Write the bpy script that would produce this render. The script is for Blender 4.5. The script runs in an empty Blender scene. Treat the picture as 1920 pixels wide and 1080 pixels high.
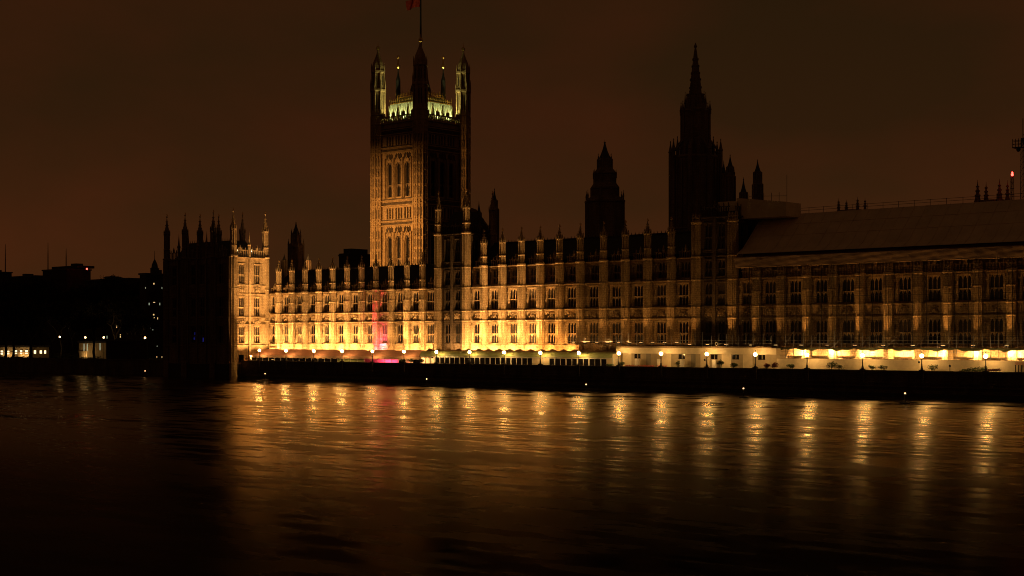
import bpy, math, random
from mathutils import Vector, Matrix
random.seed(7)
R = math.radians
sc = bpy.context.scene
COL = sc.collection

# ------------------------------------------------------------------ camera
# x runs along the river front, y away from the river, z up; the water is z = 0
FPX, HOR, CAMZ, CAMD = 2800.0, 636.0, 11.75, 274.0
CA = 3097 / math.hypot(3097, FPX); CB = FPX / math.hypot(3097, FPX)
cam = bpy.data.cameras.new('camera'); camo = bpy.data.objects.new('camera', cam); COL.objects.link(camo)
camo.location = (0, -CAMD, CAMZ); camo.rotation_euler = (R(90), 0, math.asin(CB))
cam.sensor_width = 36; cam.lens = FPX / 1920 * 36
cam.shift_y = (HOR - 540) / 1920; cam.clip_end = 6000; cam.clip_start = 1
sc.camera = camo

def at(px, Y):                       # where a sight line meets the plane y = Y
    rx = (px - 960) / FPX
    dx, dy = rx * CA - CB, rx * CB + CA
    t = (Y + CAMD) / dy
    return dx * t, t
def zz(py, t): return CAMZ + (HOR - py) / FPX * t

# ------------------------------------------------------------------ night sky, exposure
w = bpy.data.worlds.new('World'); sc.world = w; w.use_nodes = True
nt = w.node_tree; N = nt.nodes; L = nt.links; N.clear()
tc = N.new('ShaderNodeTexCoord'); sep = N.new('ShaderNodeSeparateXYZ'); L.new(tc.outputs['Generated'], sep.inputs[0])
cr = N.new('ShaderNodeValToRGB'); L.new(sep.outputs['Z'], cr.inputs[0])
els = cr.color_ramp.elements
els[0].position = 0.0; els[0].color = (.050, .0170, .0047, 1)
els[1].position = 0.30; els[1].color = (.021, .0092, .0029, 1)
e = els.new(0.06); e.color = (.046, .0150, .0043, 1)
e = els.new(0.14); e.color = (.0345, .0116, .0036, 1)
ns = N.new('ShaderNodeTexNoise'); ns.inputs['Scale'].default_value = 4.2; ns.inputs['Detail'].default_value = 5
mp = N.new('ShaderNodeMapping'); mp.inputs['Scale'].default_value = (1, 1, 2.2); L.new(tc.outputs['Generated'], mp.inputs[0]); L.new(mp.outputs[0], ns.inputs[0])
mx = N.new('ShaderNodeMix'); mx.data_type = 'RGBA'; mx.blend_type = 'MULTIPLY'; mx.inputs['Factor'].default_value = 1
cl = N.new('ShaderNodeValToRGB'); L.new(ns.outputs['Fac'], cl.inputs[0])
cl.color_ramp.elements[0].position = .35; cl.color_ramp.elements[0].color = (.74, .90, .88, 1)
cl.color_ramp.elements[1].position = .65; cl.color_ramp.elements[1].color = (1.22, 1.0, 1.0, 1)
L.new(cr.outputs[0], mx.inputs['A']); L.new(cl.outputs[0], mx.inputs['B'])
bg = N.new('ShaderNodeBackground'); L.new(mx.outputs['Result'], bg.inputs[0]); bg.inputs[1].default_value = 1.0
ow = N.new('ShaderNodeOutputWorld'); L.new(bg.outputs[0], ow.inputs[0])
sc.view_settings.view_transform = 'Standard'; sc.view_settings.look = 'None'
sc.view_settings.exposure = 0; sc.view_settings.gamma = 1
cy = sc.cycles
cy.max_bounces = 4; cy.diffuse_bounces = 2; cy.glossy_bounces = 3; cy.transmission_bounces = 3
cy.caustics_reflective = False; cy.caustics_refractive = False
cy.sample_clamp_indirect = 4; cy.use_denoising = True; cy.filter_width = 1.0

# ------------------------------------------------------------------ materials
def mat(name, col, rough=.8, var=.0, scale=1.0, bump=0, bscale=4, metal=0, streak=False):
    m = bpy.data.materials.new(name); m.use_nodes = True
    n = m.node_tree.nodes; l = m.node_tree.links; p = n['Principled BSDF']
    p.inputs['Base Color'].default_value = (*col, 1); p.inputs['Roughness'].default_value = rough
    p.inputs['Metallic'].default_value = metal
    if rough >= .75: p.inputs['Specular IOR Level'].default_value = .2
    if var or bump:
        g = n.new('ShaderNodeNewGeometry')
        if var:
            t = n.new('ShaderNodeTexNoise'); t.inputs['Scale'].default_value = scale; t.inputs['Detail'].default_value = 5
            t.inputs['Roughness'].default_value = .65
            if streak:
                q = n.new('ShaderNodeMapping'); q.inputs['Scale'].default_value = (1, 1, .22); l.new(g.outputs['Position'], q.inputs[0]); l.new(q.outputs[0], t.inputs[0])
            else: l.new(g.outputs['Position'], t.inputs[0])
            r = n.new('ShaderNodeValToRGB'); l.new(t.outputs['Fac'], r.inputs[0])
            r.color_ramp.elements[0].position = .3; r.color_ramp.elements[1].position = .7
            r.color_ramp.elements[0].color = (*[c * (1 - var) for c in col], 1)
            r.color_ramp.elements[1].color = (*[min(1, c * (1 + var)) for c in col], 1)
            l.new(r.outputs[0], p.inputs['Base Color'])
        if bump:
            t2 = n.new('ShaderNodeTexNoise'); t2.inputs['Scale'].default_value = bscale; t2.inputs['Detail'].default_value = 4
            l.new(g.outputs['Position'], t2.inputs[0])
            b = n.new('ShaderNodeBump'); b.inputs['Distance'].default_value = bump; b.inputs['Strength'].default_value = 1
            l.new(t2.outputs['Fac'], b.inputs['Height']); l.new(b.outputs[0], p.inputs['Normal'])
    return m
def emi(name, col, s):
    m = bpy.data.materials.new(name); m.use_nodes = True
    p = m.node_tree.nodes['Principled BSDF']
    p.inputs['Base Color'].default_value = (.3, .3, .3, 1)
    p.inputs['Emission Color'].default_value = (*col, 1); p.inputs['Emission Strength'].default_value = s
    return m
def stone_mat(name, col, var=.34):
    m = mat(name, col, .88, var, .55, 0, 3, streak=True)
    n = m.node_tree.nodes; l = m.node_tree.links; p = n['Principled BSDF']
    g = [x for x in n if x.type == 'NEW_GEOMETRY'][0]; ramp = [x for x in n if x.type == 'VALTORGB'][0]
    t = n.new('ShaderNodeTexNoise'); t.inputs['Scale'].default_value = 3.5; t.inputs['Detail'].default_value = 4
    l.new(g.outputs['Position'], t.inputs[0])
    rr = n.new('ShaderNodeValToRGB'); l.new(t.outputs['Fac'], rr.inputs[0])
    rr.color_ramp.elements[0].position = .33; rr.color_ramp.elements[0].color = (.62, .58, .54, 1)
    rr.color_ramp.elements[1].position = .6; rr.color_ramp.elements[1].color = (1, 1, 1, 1)
    # ashlar courses
    sx = n.new('ShaderNodeSeparateXYZ'); l.new(g.outputs['Position'], sx.inputs[0])
    ad = n.new('ShaderNodeMath'); ad.operation = 'ADD'; l.new(sx.outputs[0], ad.inputs[0]); l.new(sx.outputs[1], ad.inputs[1])
    cb = n.new('ShaderNodeCombineXYZ'); l.new(ad.outputs[0], cb.inputs[0]); l.new(sx.outputs[2], cb.inputs[1])
    bk = n.new('ShaderNodeTexBrick'); l.new(cb.outputs[0], bk.inputs[0]); bk.inputs['Scale'].default_value = 1
    bk.inputs['Brick Width'].default_value = .9; bk.inputs['Row Height'].default_value = .42; bk.inputs['Mortar Size'].default_value = .025
    bk.inputs['Color1'].default_value = (1, 1, 1, 1); bk.inputs['Color2'].default_value = (.82, .8, .76, 1); bk.inputs['Mortar'].default_value = (.55, .5, .45, 1)
    m1 = n.new('ShaderNodeMix'); m1.data_type = 'RGBA'; m1.blend_type = 'MULTIPLY'; m1.inputs['Factor'].default_value = 1
    m2 = n.new('ShaderNodeMix'); m2.data_type = 'RGBA'; m2.blend_type = 'MULTIPLY'; m2.inputs['Factor'].default_value = 1
    l.new(ramp.outputs[0], m1.inputs['A']); l.new(rr.outputs[0], m1.inputs['B'])
    l.new(m1.outputs['Result'], m2.inputs['A']); l.new(bk.outputs[0], m2.inputs['B']); l.new(m2.outputs['Result'], p.inputs['Base Color'])
    b = n.new('ShaderNodeBump'); b.inputs['Distance'].default_value = .05; l.new(t.outputs['Fac'], b.inputs['Height']); l.new(b.outputs[0], p.inputs['Normal'])
    return m
M = {}
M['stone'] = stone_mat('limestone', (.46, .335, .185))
M['dimstone'] = stone_mat('dimmed_stone', (.26, .20, .14))  # darker limestone copy for dim parts, shade put into its colour
M['granite'] = stone_mat('river_wall_granite', (.15, .125, .095), .5)
M['soot_recess'] = mat('sooty_carving_and_recess_shade', (.10, .075, .05), .9, .4, 2)  # soot of the friezes; also the painted shade of slits and openings
M['weed_and_shade'] = mat('tide_weed', (.022, .024, .014), .7, .5, 1.5)  # weed on the river wall; on the pavilion base it imitates shade
M['glass2'] = mat('dusty_window_glass', (.022, .019, .016), .35)
M['curtain'] = mat('curtained_glass', (.055, .04, .026), .5, .3, 2)
M['darkstone'] = stone_mat('unlit_wall_stone', (.15, .11, .07))  # limestone darkened so the river tower walls look unlit
M['slate'] = mat('iron_roof', (.035, .034, .033), .6, .3, .8)
M['glass'] = mat('dark_window_glass', (.012, .012, .014), .12)
M['gold'] = mat('gilding', (.75, .5, .16), .35, metal=1)
M['iron'] = mat('black_iron', (.02, .02, .021), .5)
M['steel'] = mat('scaffold_steel', (.32, .31, .3), .45, .2, 3, metal=.6)
M['pink'] = mat('pink_canvas', (.66, .33, .22), .8, .12, 1.5)
M['pinkpale'] = mat('pale_pink_canvas', (.74, .46, .32), .8, .1, 1.5)
M['green'] = mat('green_canvas', (.38, .44, .18), .55, .15, 1.2)
M['browncanvas'] = mat('brown_canvas', (.26, .17, .09), .8, .2, 1.5)
M['white'] = mat('white_paint', (.74, .70, .60), .6, .05, 2)
M['cream'] = mat('cream_board', (.80, .68, .46), .7, .10, .8)
M['creamshade'] = mat('shaded_cream_wall', (.44, .36, .23), .7, .12, .9)  # cream darkened, the shade under the overhang put into the wall colour
M['greyboard'] = mat('grey_board', (.26, .23, .17), .7, .08, 1)
M['sheet'] = mat('roof_sheeting', (.82, .69, .57), .6, .14, .25, .08, .5)
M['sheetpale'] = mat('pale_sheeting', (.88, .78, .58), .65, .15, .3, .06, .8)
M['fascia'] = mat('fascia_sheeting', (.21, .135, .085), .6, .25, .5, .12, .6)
M['net'] = mat('green_debris_net', (.10, .11, .06), .8, .3, 2)
M['plank'] = mat('scaffold_boards', (.30, .21, .12), .8, .35, 3)
M['leaf'] = mat('leaves', (.07, .10, .03), .7, .5, 6)
M['redleaf'] = mat('red_leaves', (.16, .045, .03), .7, .4, 6)
M['flower'] = mat('red_flowers', (.50, .07, .05), .7, .4, 9)
M['bark'] = mat('bark', (.045, .036, .028), .9, .3, 4)
M['twig'] = mat('dry_leaves', (.032, .026, .016), .9, .4, 3)
M['dark'] = mat('dark_facade', (.05, .042, .035), .85, .3, .2)
M['darkbrick'] = mat('dark_brick', (.045, .030, .022), .85, .3, .4)
M['palefac'] = mat('pale_facade', (.42, .34, .22), .85, .2, .4)
M['grass'] = mat('ground', (.03, .03, .02), .95, .4, .3)
M['paving'] = mat('terrace_paving', (.20, .17, .13), .8, .25, 1.1)
M['flag'] = mat('red_flag_cloth', (.45, .05, .03), .8, .3, .9)
M['globe'] = emi('lamp_globe_light', (1, .54, .165), 110)
M['lens'] = emi('flood_lens', (1, .6, .2), 6)
M['pinklens'] = emi('pink_flood_lens', (1, .08, .25), 6)
M['greenlens'] = emi('green_flood_lens', (.8, 1, .35), 4)
M['redlight'] = emi('red_beacon', (1, .03, .02), 14)
M['buoylight'] = emi('buoy_light', (1, .55, .22), 3)
M['warmwin'] = emi('warm_lit_window', (1, .68, .26), .9)
M['coolwin'] = emi('cool_lit_window', (.8, .9, .6), .5)
M['bluewin'] = emi('blue_lit_window', (.04, .06, .8), .16)
M['stripglow'] = emi('bright_warm_glow', (1, .72, .36), 2.2)
M['smalllamp'] = emi('small_white_lamp', (1, .85, .55), 5)
M['parklamp'] = emi('park_lamp_light', (1, .58, .2), 11)

def water_mat():
    m = bpy.data.materials.new('river_water'); m.use_nodes = True
    n = m.node_tree.nodes; l = m.node_tree.links; n.remove(n['Principled BSDF']); out = n['Material Output']
    gl = n.new('ShaderNodeBsdfGlossy'); gl.distribution = 'BECKMANN'; gl.inputs['Color'].default_value = (.97, .86, .66, 1)
    tg = n.new('ShaderNodeCombineXYZ'); tg.inputs[0].default_value = -CB; tg.inputs[1].default_value = CA; l.new(tg.outputs[0], gl.inputs['Tangent']); gl.inputs['Anisotropy'].default_value = WA
    df = n.new('ShaderNodeBsdfDiffuse'); df.inputs['Color'].default_value = (.012, .009, .006, 1)
    fr = n.new('ShaderNodeFresnel'); fr.inputs['IOR'].default_value = 1.33
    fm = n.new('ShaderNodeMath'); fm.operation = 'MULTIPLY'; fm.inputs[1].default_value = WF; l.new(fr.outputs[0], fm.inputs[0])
    mx = n.new('ShaderNodeMixShader'); l.new(fm.outputs[0], mx.inputs[0]); l.new(df.outputs[0], mx.inputs[1]); l.new(gl.outputs[0], mx.inputs[2]); l.new(mx.outputs[0], out.inputs[0])
    g = n.new('ShaderNodeNewGeometry')
    def noise(s, d, sc3=(1, 1, 1), rz=0):
        q = n.new('ShaderNodeMapping'); q.inputs['Scale'].default_value = sc3; q.inputs['Rotation'].default_value = (0, 0, rz)
        t = n.new('ShaderNodeTexNoise'); t.inputs['Scale'].default_value = s; t.inputs['Detail'].default_value = d
        l.new(g.outputs['Position'], q.inputs[0]); l.new(q.outputs[0], t.inputs[0]); return t
    big = noise(.045, 4, (.6, 1.3, 1), -.73)
    cats = noise(.30, 6, (.42, 1.5, 1), -.73)
    mr = n.new('ShaderNodeMapRange'); l.new(cats.outputs['Fac'], mr.inputs[0])
    mr.inputs[1].default_value = .36; mr.inputs[2].default_value = .66; mr.inputs[3].default_value = WR[0]; mr.inputs[4].default_value = WR[1]
    # breezy water out towards the far wall, calmer water nearer
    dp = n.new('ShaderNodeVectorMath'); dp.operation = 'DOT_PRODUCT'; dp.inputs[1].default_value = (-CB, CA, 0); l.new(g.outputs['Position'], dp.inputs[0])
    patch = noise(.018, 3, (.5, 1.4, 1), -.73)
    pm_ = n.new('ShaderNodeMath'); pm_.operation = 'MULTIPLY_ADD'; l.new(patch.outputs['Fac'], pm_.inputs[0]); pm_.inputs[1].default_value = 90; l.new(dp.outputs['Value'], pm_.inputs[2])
    m2 = n.new('ShaderNodeMapRange'); m2.interpolation_type = 'SMOOTHSTEP'; l.new(pm_.outputs[0], m2.inputs[0])
    m2.inputs[1].default_value = 45 + 92 - CA * CAMD; m2.inputs[2].default_value = 45 + 185 - CA * CAMD; m2.inputs[3].default_value = WR[2]; m2.inputs[4].default_value = 0
    ad = n.new('ShaderNodeMath'); ad.operation = 'ADD'; bm2 = n.new('ShaderNodeMath'); bm2.operation = 'MULTIPLY_ADD'; l.new(big.outputs['Fac'], bm2.inputs[0]); bm2.inputs[1].default_value = .42; bm2.inputs[2].default_value = -.21
    ad0 = n.new('ShaderNodeMath'); ad0.operation = 'ADD'; ad0.use_clamp = True; l.new(mr.outputs[0], ad0.inputs[0]); l.new(bm2.outputs[0], ad0.inputs[1]); l.new(ad0.outputs[0], ad.inputs[0]); l.new(m2.outputs[0], ad.inputs[1])
    l.new(ad.outputs[0], gl.inputs['Roughness'])
    mid = noise(.22, 5, (.5, 1.3, 1), -.73); fine = noise(1.3, 6, (.45, 1.3, 1), -.73)
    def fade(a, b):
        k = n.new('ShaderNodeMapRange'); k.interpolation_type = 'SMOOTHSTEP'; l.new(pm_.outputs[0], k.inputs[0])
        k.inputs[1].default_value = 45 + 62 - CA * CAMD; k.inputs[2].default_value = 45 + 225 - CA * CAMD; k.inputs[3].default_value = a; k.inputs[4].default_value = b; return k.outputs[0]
    b1 = n.new('ShaderNodeBump'); b1.inputs['Distance'].default_value = 1.0; b1.inputs['Strength'].default_value = WB[0]; l.new(big.outputs['Fac'], b1.inputs['Height'])
    b2 = n.new('ShaderNodeBump'); b2.inputs['Distance'].default_value = .3; b2.inputs['Strength'].default_value = WB[1]; l.new(mid.outputs['Fac'], b2.inputs['Height']); l.new(b1.outputs[0], b2.inputs['Normal'])
    b3 = n.new('ShaderNodeBump'); b3.inputs['Distance'].default_value = .05; b3.inputs['Strength'].default_value = WB[2]; l.new(fine.outputs['Fac'], b3.inputs['Height']); l.new(b2.outputs[0], b3.inputs['Normal'])
    l.new(fade(WF * .20, WF), fm.inputs[1])  # reflection strength lowered nearer the camera, darkness put into the material
    for q, v in ((b1, WB[0]), (b2, WB[1]), (b3, WB[2])): l.new(fade(v * .35, v), q.inputs['Strength'])
    l.new(b3.outputs[0], gl.inputs['Normal'])
    return m
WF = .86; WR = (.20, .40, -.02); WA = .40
WB = (.15, .14, .12)
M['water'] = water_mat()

# ------------------------------------------------------------------ mesh helpers
WORLDLOC = {}
class MB:
    def __init__(s, xf=None): s.v = []; s.f = []; s.xf = xf
    def add(s, vs, fs):
        o = len(s.v)
        s.v += [s.xf(*p) for p in vs] if s.xf else [tuple(p) for p in vs]
        s.f += [tuple(i + o for i in q) for q in fs]
    def box(s, x0, x1, y0, y1, z0, z1):
        s.add([(x0, y0, z0), (x1, y0, z0), (x1, y1, z0), (x0, y1, z0), (x0, y0, z1), (x1, y0, z1), (x1, y1, z1), (x0, y1, z1)],
              [(0, 3, 2, 1), (4, 5, 6, 7), (0, 1, 5, 4), (1, 2, 6, 5), (2, 3, 7, 6), (3, 0, 4, 7)])
    def quad(s, a, b, c, d): s.add([a, b, c, d], [(0, 1, 2, 3)])
    def lathe(s, cx, cy, prof, n=8, rot=None, sx=1, sy=1):
        rot = math.pi / n if rot is None else rot
        vs = []; fs = []
        for r, z in prof:
            for k in range(n):
                a = rot + 2 * math.pi * k / n
                vs.append((cx + r * sx * math.cos(a), cy + r * sy * math.sin(a), z))
        for i in range(len(prof) - 1):
            for k in range(n):
                k2 = (k + 1) % n
                fs.append((i * n + k, i * n + k2, (i + 1) * n + k2, (i + 1) * n + k))
        fs.append(tuple(range(n - 1, -1, -1))); fs.append(tuple(range((len(prof) - 1) * n, len(prof) * n)))
        s.add(vs, fs)
    def tube(s, p, q, r, r2=None, n=5):
        p = Vector(p); q = Vector(q); d = (q - p)
        if d.length < 1e-6: return
        d.normalize(); u = d.orthogonal().normalized(); v = d.cross(u); r2 = r if r2 is None else r2
        vs = [p + (u * math.cos(2 * math.pi * k / n) + v * math.sin(2 * math.pi * k / n)) * r for k in range(n)]
        vs += [q + (u * math.cos(2 * math.pi * k / n) + v * math.sin(2 * math.pi * k / n)) * r2 for k in range(n)]
        fs = [(k, (k + 1) % n, n + (k + 1) % n, n + k) for k in range(n)] + [tuple(range(n - 1, -1, -1)), tuple(range(n, 2 * n))]
        s.add([tuple(x) for x in vs], fs)
    def mesh(s, name, m):
        me = bpy.data.meshes.new(name); me.from_pydata(s.v, [], s.f); me.update(); me.materials.append(m)
        return me
    def build(s, name, m, parent=None, loc=None, rot=0):
        return put(name, s.mesh(name, m), parent, loc, rot)
def put(name, me, parent=None, loc=None, rot=0):
    o = bpy.data.objects.new(name, me); COL.objects.link(o)
    wl = Vector(loc) if loc is not None else Vector((0, 0, 0))
    WORLDLOC[o] = wl
    if parent is not None:
        o.parent = parent; o.location = wl - WORLDLOC[parent]
    else: o.location = wl
    o.rotation_euler = (0, 0, rot)
    return o
def thing(name, label, cat, loc=(0, 0, 0), group=None):
    o = bpy.data.objects.new(name, None); COL.objects.link(o); o.location = loc; WORLDLOC[o] = Vector(loc)
    o.empty_display_size = .5
    o['label'] = label; o['category'] = cat
    if group: o['group'] = group
    return o
def tag(o, label, cat, group=None):
    o['label'] = label; o['category'] = cat
    if group: o['group'] = group
    return o
def struct(o, kind='structure'): o['kind'] = kind; return o
def lamp(name, kind, parent, loc, power, col, aim=None, **kw):
    d = bpy.data.lights.new(name, kind); d.energy = power; d.color = col
    for k, v in kw.items(): setattr(d, k, v)
    o = bpy.data.objects.new(name, d); COL.objects.link(o)
    o.parent = parent; o.location = Vector(loc) - WORLDLOC[parent]
    if aim is not None:
        o.rotation_euler = (Vector(aim) - Vector(loc)).to_track_quat('-Z', 'Y').to_euler()
    return o

def xf_front(X0, Y0): return lambda u, d, z: (X0 + u, Y0 + d, z)          # wall facing the river
def xf_side(X0, Y0): return lambda u, d, z: (X0 - d, Y0 + u, z)            # wall facing +x

def wall_sheet(mb, u0, u1, z0, z1, holes, depth=.5):
    """front skin with openings (ua,ub,za,zb) and their reveals"""
    us = sorted(set([u0, u1] + [h[0] for h in holes] + [h[1] for h in holes]))
    zs = sorted(set([z0, z1] + [h[2] for h in holes] + [h[3] for h in holes]))
    for i in range(len(us) - 1):
        for j in range(len(zs) - 1):
            cu = (us[i] + us[i + 1]) / 2; cz = (zs[j] + zs[j + 1]) / 2
            if any(h[0] < cu < h[1] and h[2] < cz < h[3] for h in holes): continue
            mb.quad((us[i], 0, zs[j]), (us[i + 1], 0, zs[j]), (us[i + 1], 0, zs[j + 1]), (us[i], 0, zs[j + 1]))
    for a, b, c, d in holes:
        mb.quad((a, 0, c), (a, depth, c), (a, depth, d), (a, 0, d)); mb.quad((b, 0, c), (b, 0, d), (b, depth, d), (b, depth, c))
        mb.quad((a, 0, c), (b, 0, c), (b, depth, c), (a, depth, c)); mb.quad((a, 0, d), (a, depth, d), (b, depth, d), (b, 0, d))

WIN = {}
def window_meshes(w, h, lights, transoms, mull=.085, d0=.14, matname='stone', glass='glass'):
    """stone tracery (origin: bottom centre of the opening, y into the wall) and its glazing"""
    key = (w, h, lights, tuple(transoms), matname, glass, d0)
    if key in WIN: return WIN[key]
    mb = MB()
    lw = w / lights
    for k in range(lights + 1):
        x = -w / 2 + k * lw
        m = mull * (.5 if k in (0, lights) else 1)
        xa = x if k == 0 else x - mull / 2; 
        mb.box(xa, xa + m, d0, d0 + .2, 0, h)
    rows = [0] + list(transoms) + [1]
    for t in transoms: mb.box(-w / 2, w / 2, d0 - .03, d0 + .19, h * t - .07, h * t + .07)
    mb.box(-w / 2, w / 2, d0 - .02, d0 + .19, 0, .12)
    for r in range(1, len(rows)):
        top = h * rows[r] - (.07 if r < len(rows) - 1 else 0)
        for k in range(lights):                       # pointed heads with a cusp
            xa = -w / 2 + k * lw + mull / 2; xb = xa + lw - mull
            ah = (xb - xa) * 1.05; c = (xa + xb) / 2
            pts = []
            for i in range(9):
                f = i / 8; x = xa + (xb - xa) * f
                g = abs(2 * f - 1)
                y = top - .05 - ah * (g ** 1.9) * .95 - (.06 if i in (2, 6) else 0)
                pts.append((x, y))
            for i in range(8):
                (x1, y1), (x2, y2) = pts[i], pts[i + 1]
                mb.add([(x1, d0 + .06, y1), (x2, d0 + .06, y2), (x2, d0 + .06, top), (x1, d0 + .06, top),
                        (x1, d0 + .18, y1), (x2, d0 + .18, y2)], [(0, 1, 2, 3), (0, 4, 5, 1)])
    fr = mb.mesh('window', M[matname])
    pb = MB(); pb.box(-w / 2, w / 2, d0 + .205, d0 + .24, 0, h)
    WIN[key] = (fr, pb.mesh('pane', M[glass])); return WIN[key]
def add_window(parent, loc, rot, spec, pane_mat=None, **kw):
    kw.setdefault('glass', random.choice(('glass', 'glass', 'glass', 'glass', 'glass2', 'glass2', 'curtain')))
    fr, pn = window_meshes(*spec, **kw)
    f = put('window', fr, parent, loc, rot)
    p = put('pane', pn, f, loc, 0)
    return f

def carve_mesh(w, h):
    """heraldic panel: shield, crown and supporters as raised carving"""
    n, m = 21, 17; mb = MB(); vs = []; fs = []
    for j in range(m):
        for i in range(n):
            u = i / (n - 1) * 2 - 1; v = j / (m - 1) * 2 - 1
            a = abs(u); d = 0
            if a < .28 and v < .25 and v > -.75 + a * .8: d = .2 + .06 * math.cos(u * 14)
            if a < .25 and .32 < v < .8: d = .17 + .08 * math.cos(u * 25)
            if .36 < a < .8 and abs(v + .05 + .55 * math.sin((a - .36) * 7 - .6) * .8) < .3: d = max(d, .22)
            if .55 < a < .75 and .25 < v < .62: d = max(d, .2)
            d += .03 * math.sin(u * 23 + v * 9) * math.sin(v * 19)
            if a > .93 or abs(v) > .93: d = 0
            vs.append((u * w / 2, -d * 1.5, v * h / 2))
    for j in range(m - 1):
        for i in range(n - 1): fs.append((j * n + i, j * n + i + 1, (j + 1) * n + i + 1, (j + 1) * n + i))
    mb.add(vs, fs); return mb.mesh('carved_panel', M['stone'])

TUR = {}
def turret_mesh(key, r, z0, strings, zpar, zlan, ztop, ztip, m='stone', spire_r=None):
    """octagonal buttress turret: shaft with string bands, panelled lantern, crocketed spirelet (origin on its axis at z=0)"""
    k = (key, m)
    if k in TUR: return TUR[k]
    mb = MB()
    prof = [(r * 1.12, z0), (r * 1.12, z0 + 5), (r * 1.0, z0 + 5.3)]
    for s in strings: prof += [(r, s - .18), (r * 1.14, s - .1), (r * 1.14, s + .14), (r * .98, s + .24)]
    prof += [(r * .97, zpar - .3), (r * 1.2, zpar - .1), (r * 1.2, zpar + .25), (r * .82, zpar + .5)]
    prof += [(r * .8, zlan - .2), (r * .98, zlan - .1), (r * .98, zlan + .15), (r * .7, zlan + .25)]
    prof += [(r * .68, ztop - .3), (r * .95, ztop - .15), (r * .95, ztop + .1), (r * .62, ztop + .25)]
    H = ztip - ztop
    prof += [(r * .60, ztop + H * .16), (r * .42, ztop + H * .34), (r * .24, ztop + H * .52), (r * .12, ztop + H * .72), (r * .08, ztop + H * .78),
             (r * .2, ztop + H * .81), (r * .2, ztop + H * .85), (.05, ztop + H * .88)]
    mb.lathe(0, 0, prof, 8)
    for q in range(8):                                   # panel ribs on the angles, gablets round the cap, crockets
        a = math.pi / 8 + q * math.pi / 4; ca, sa = math.cos(a), math.sin(a)
        for (za, zb, rr, th) in ((z0 + 5.4, zpar - .4, r * 1.0, .075), (zpar + .6, zlan - .3, r * .82, .07), (zlan + .35, ztop - .35, r * .74, .09)):
            mb.box(rr * ca - th, rr * ca + th, rr * sa - th, rr * sa + th, za, zb)
        mb.lathe(r * .84 * ca, r * .84 * sa, [(.13, ztop - .5), (.13, ztop + .5), (.02, ztop + 1.15)], 4)
        for c in (.25, .42, .6):
            rr = r * (.56 - .62 * (c - .2)); z = ztop + H * c
            mb.box(rr * ca - .06, rr * ca + .06, rr * sa - .06, rr * sa + .06, z - .09, z + .09)
    for q in range(8):                                   # sunk panels between the ribs
        a = q * math.pi / 4; ca, sa = math.cos(a), math.sin(a)
        rr = r * .93
        for s0, s1 in zip([z0 + 5.4] + list(strings), list(strings) + [zpar - .3]):
            if s1 - s0 > 3:
                mb.box(rr * ca - .05, rr * ca + .05, rr * sa - .05, rr * sa + .05, s0 + .3, s1 - .4)
    fb = MB(); fb.lathe(0, 0, [(.05, ztop + H * .88), (.04, ztip - .35), (.16, ztip - .3), (.16, ztip - .22), (.03, ztip - .15), (.02, ztip)], 6)
    fb.box(.0, .42, -.015, .015, ztip - .75, ztip - .4)
    TUR[k] = (mb.mesh('turret', M[m]), fb.mesh('finial', M['gold'])); return TUR[k]
def add_turret(parent, x, y, spec, name='turret'):
    a, b = turret_mesh(*spec)
    t = put(name, a, parent, (x, y, 0)); f = put('finial', b, t, (x, y, 0)); return t

def parapet_strip(mb, u0, u1, z, h, step=.62, y=-.12):
    """cornice moulding, pierced parapet and little merlons, in wall coordinates"""
    mb.box(u0, u1, y - .36, .3, z - .22, z); mb.box(u0, u1, y - .26, .28, z, z + .14); y += .22
    n = max(1, int((u1 - u0) / step)); d = (u1 - u0) / n
    for k in range(n):
        mb.box(u0 + k * d + d * .3, u0 + k * d + d * .7, y - .04, y + .14, z + .15, z + h - .3)
    mb.box(u0, u1, y - .08, y + .18, z + h - .3, z + h - .08)
    for k in range(n):
        if k % 2: mb.lathe(u0 + (k + .5) * d, y + .05, [(.16, z + h - .08), (.16, z + h + .3), (.02, z + h + .75)], 4)
    c = (u0 + u1) / 2
    mb.box(c - .3, c + .3, y - .12, y + .2, z + h - .08, z + h + .55); mb.lathe(c, y + .05, [(.3, z + h + .55), (.02, z + h + 1.5)], 4)

WARM = (1, .525, .175)
FLOODM = {}
def floodlight(parent, x, y, z, aim, power, col, lens='lens', kind='SPOT', size=100, blend=1, extra=None):
    k = lens
    if k not in FLOODM:
        a = MB(); a.box(-.45, .45, -.18, .18, 0, .12); a.box(-.4, .4, -.16, .16, .14, .3); a.box(-.46, -.41, -.05, .05, .1, .3); a.box(.41, .46, -.05, .05, .1, .3)
        b = MB(); b.box(-.36, .36, -.13, .13, .302, .32)
        FLOODM[k] = (a.mesh('floodlight', M['iron']), b.mesh('lens', M[lens]))
    f = put('floodlight', FLOODM[k][0], parent, (x, y, z)); l = put('lens', FLOODM[k][1], f, (x, y, z))
    p = (x, y, z + .45)
    if power > 0:
        lamp('flood_beam', 'SPOT', f, p, power, col, aim, spot_size=R(size), spot_blend=blend, shadow_soft_size=.1)
    if extra:
        lamp('flood_spill', 'AREA', f, p, extra, col, (p[0], p[1] + 2.2, p[2] + 1.2), shape='RECTANGLE', size=2.2, size_y=.25)
    return f
# ------------------------------------------------------------------ the setting
def sheet(name, x0, x1, y0, y1, z, m):
    mb = MB(); mb.quad((x0, y0, z), (x1, y0, z), (x1, y1, z), (x0, y1, z)); return struct(mb.build(name, m))
WZ = .65
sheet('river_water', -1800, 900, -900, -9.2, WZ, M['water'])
sheet('ground', -2600, 1200, -9.9, 2600, 4.6, M['grass'])
TZ = 4.62
YW = -10.5                                                # river wall line
sheet('terrace_paving', -343, -60, -9.9, 0, TZ, M['paving'])

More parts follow.
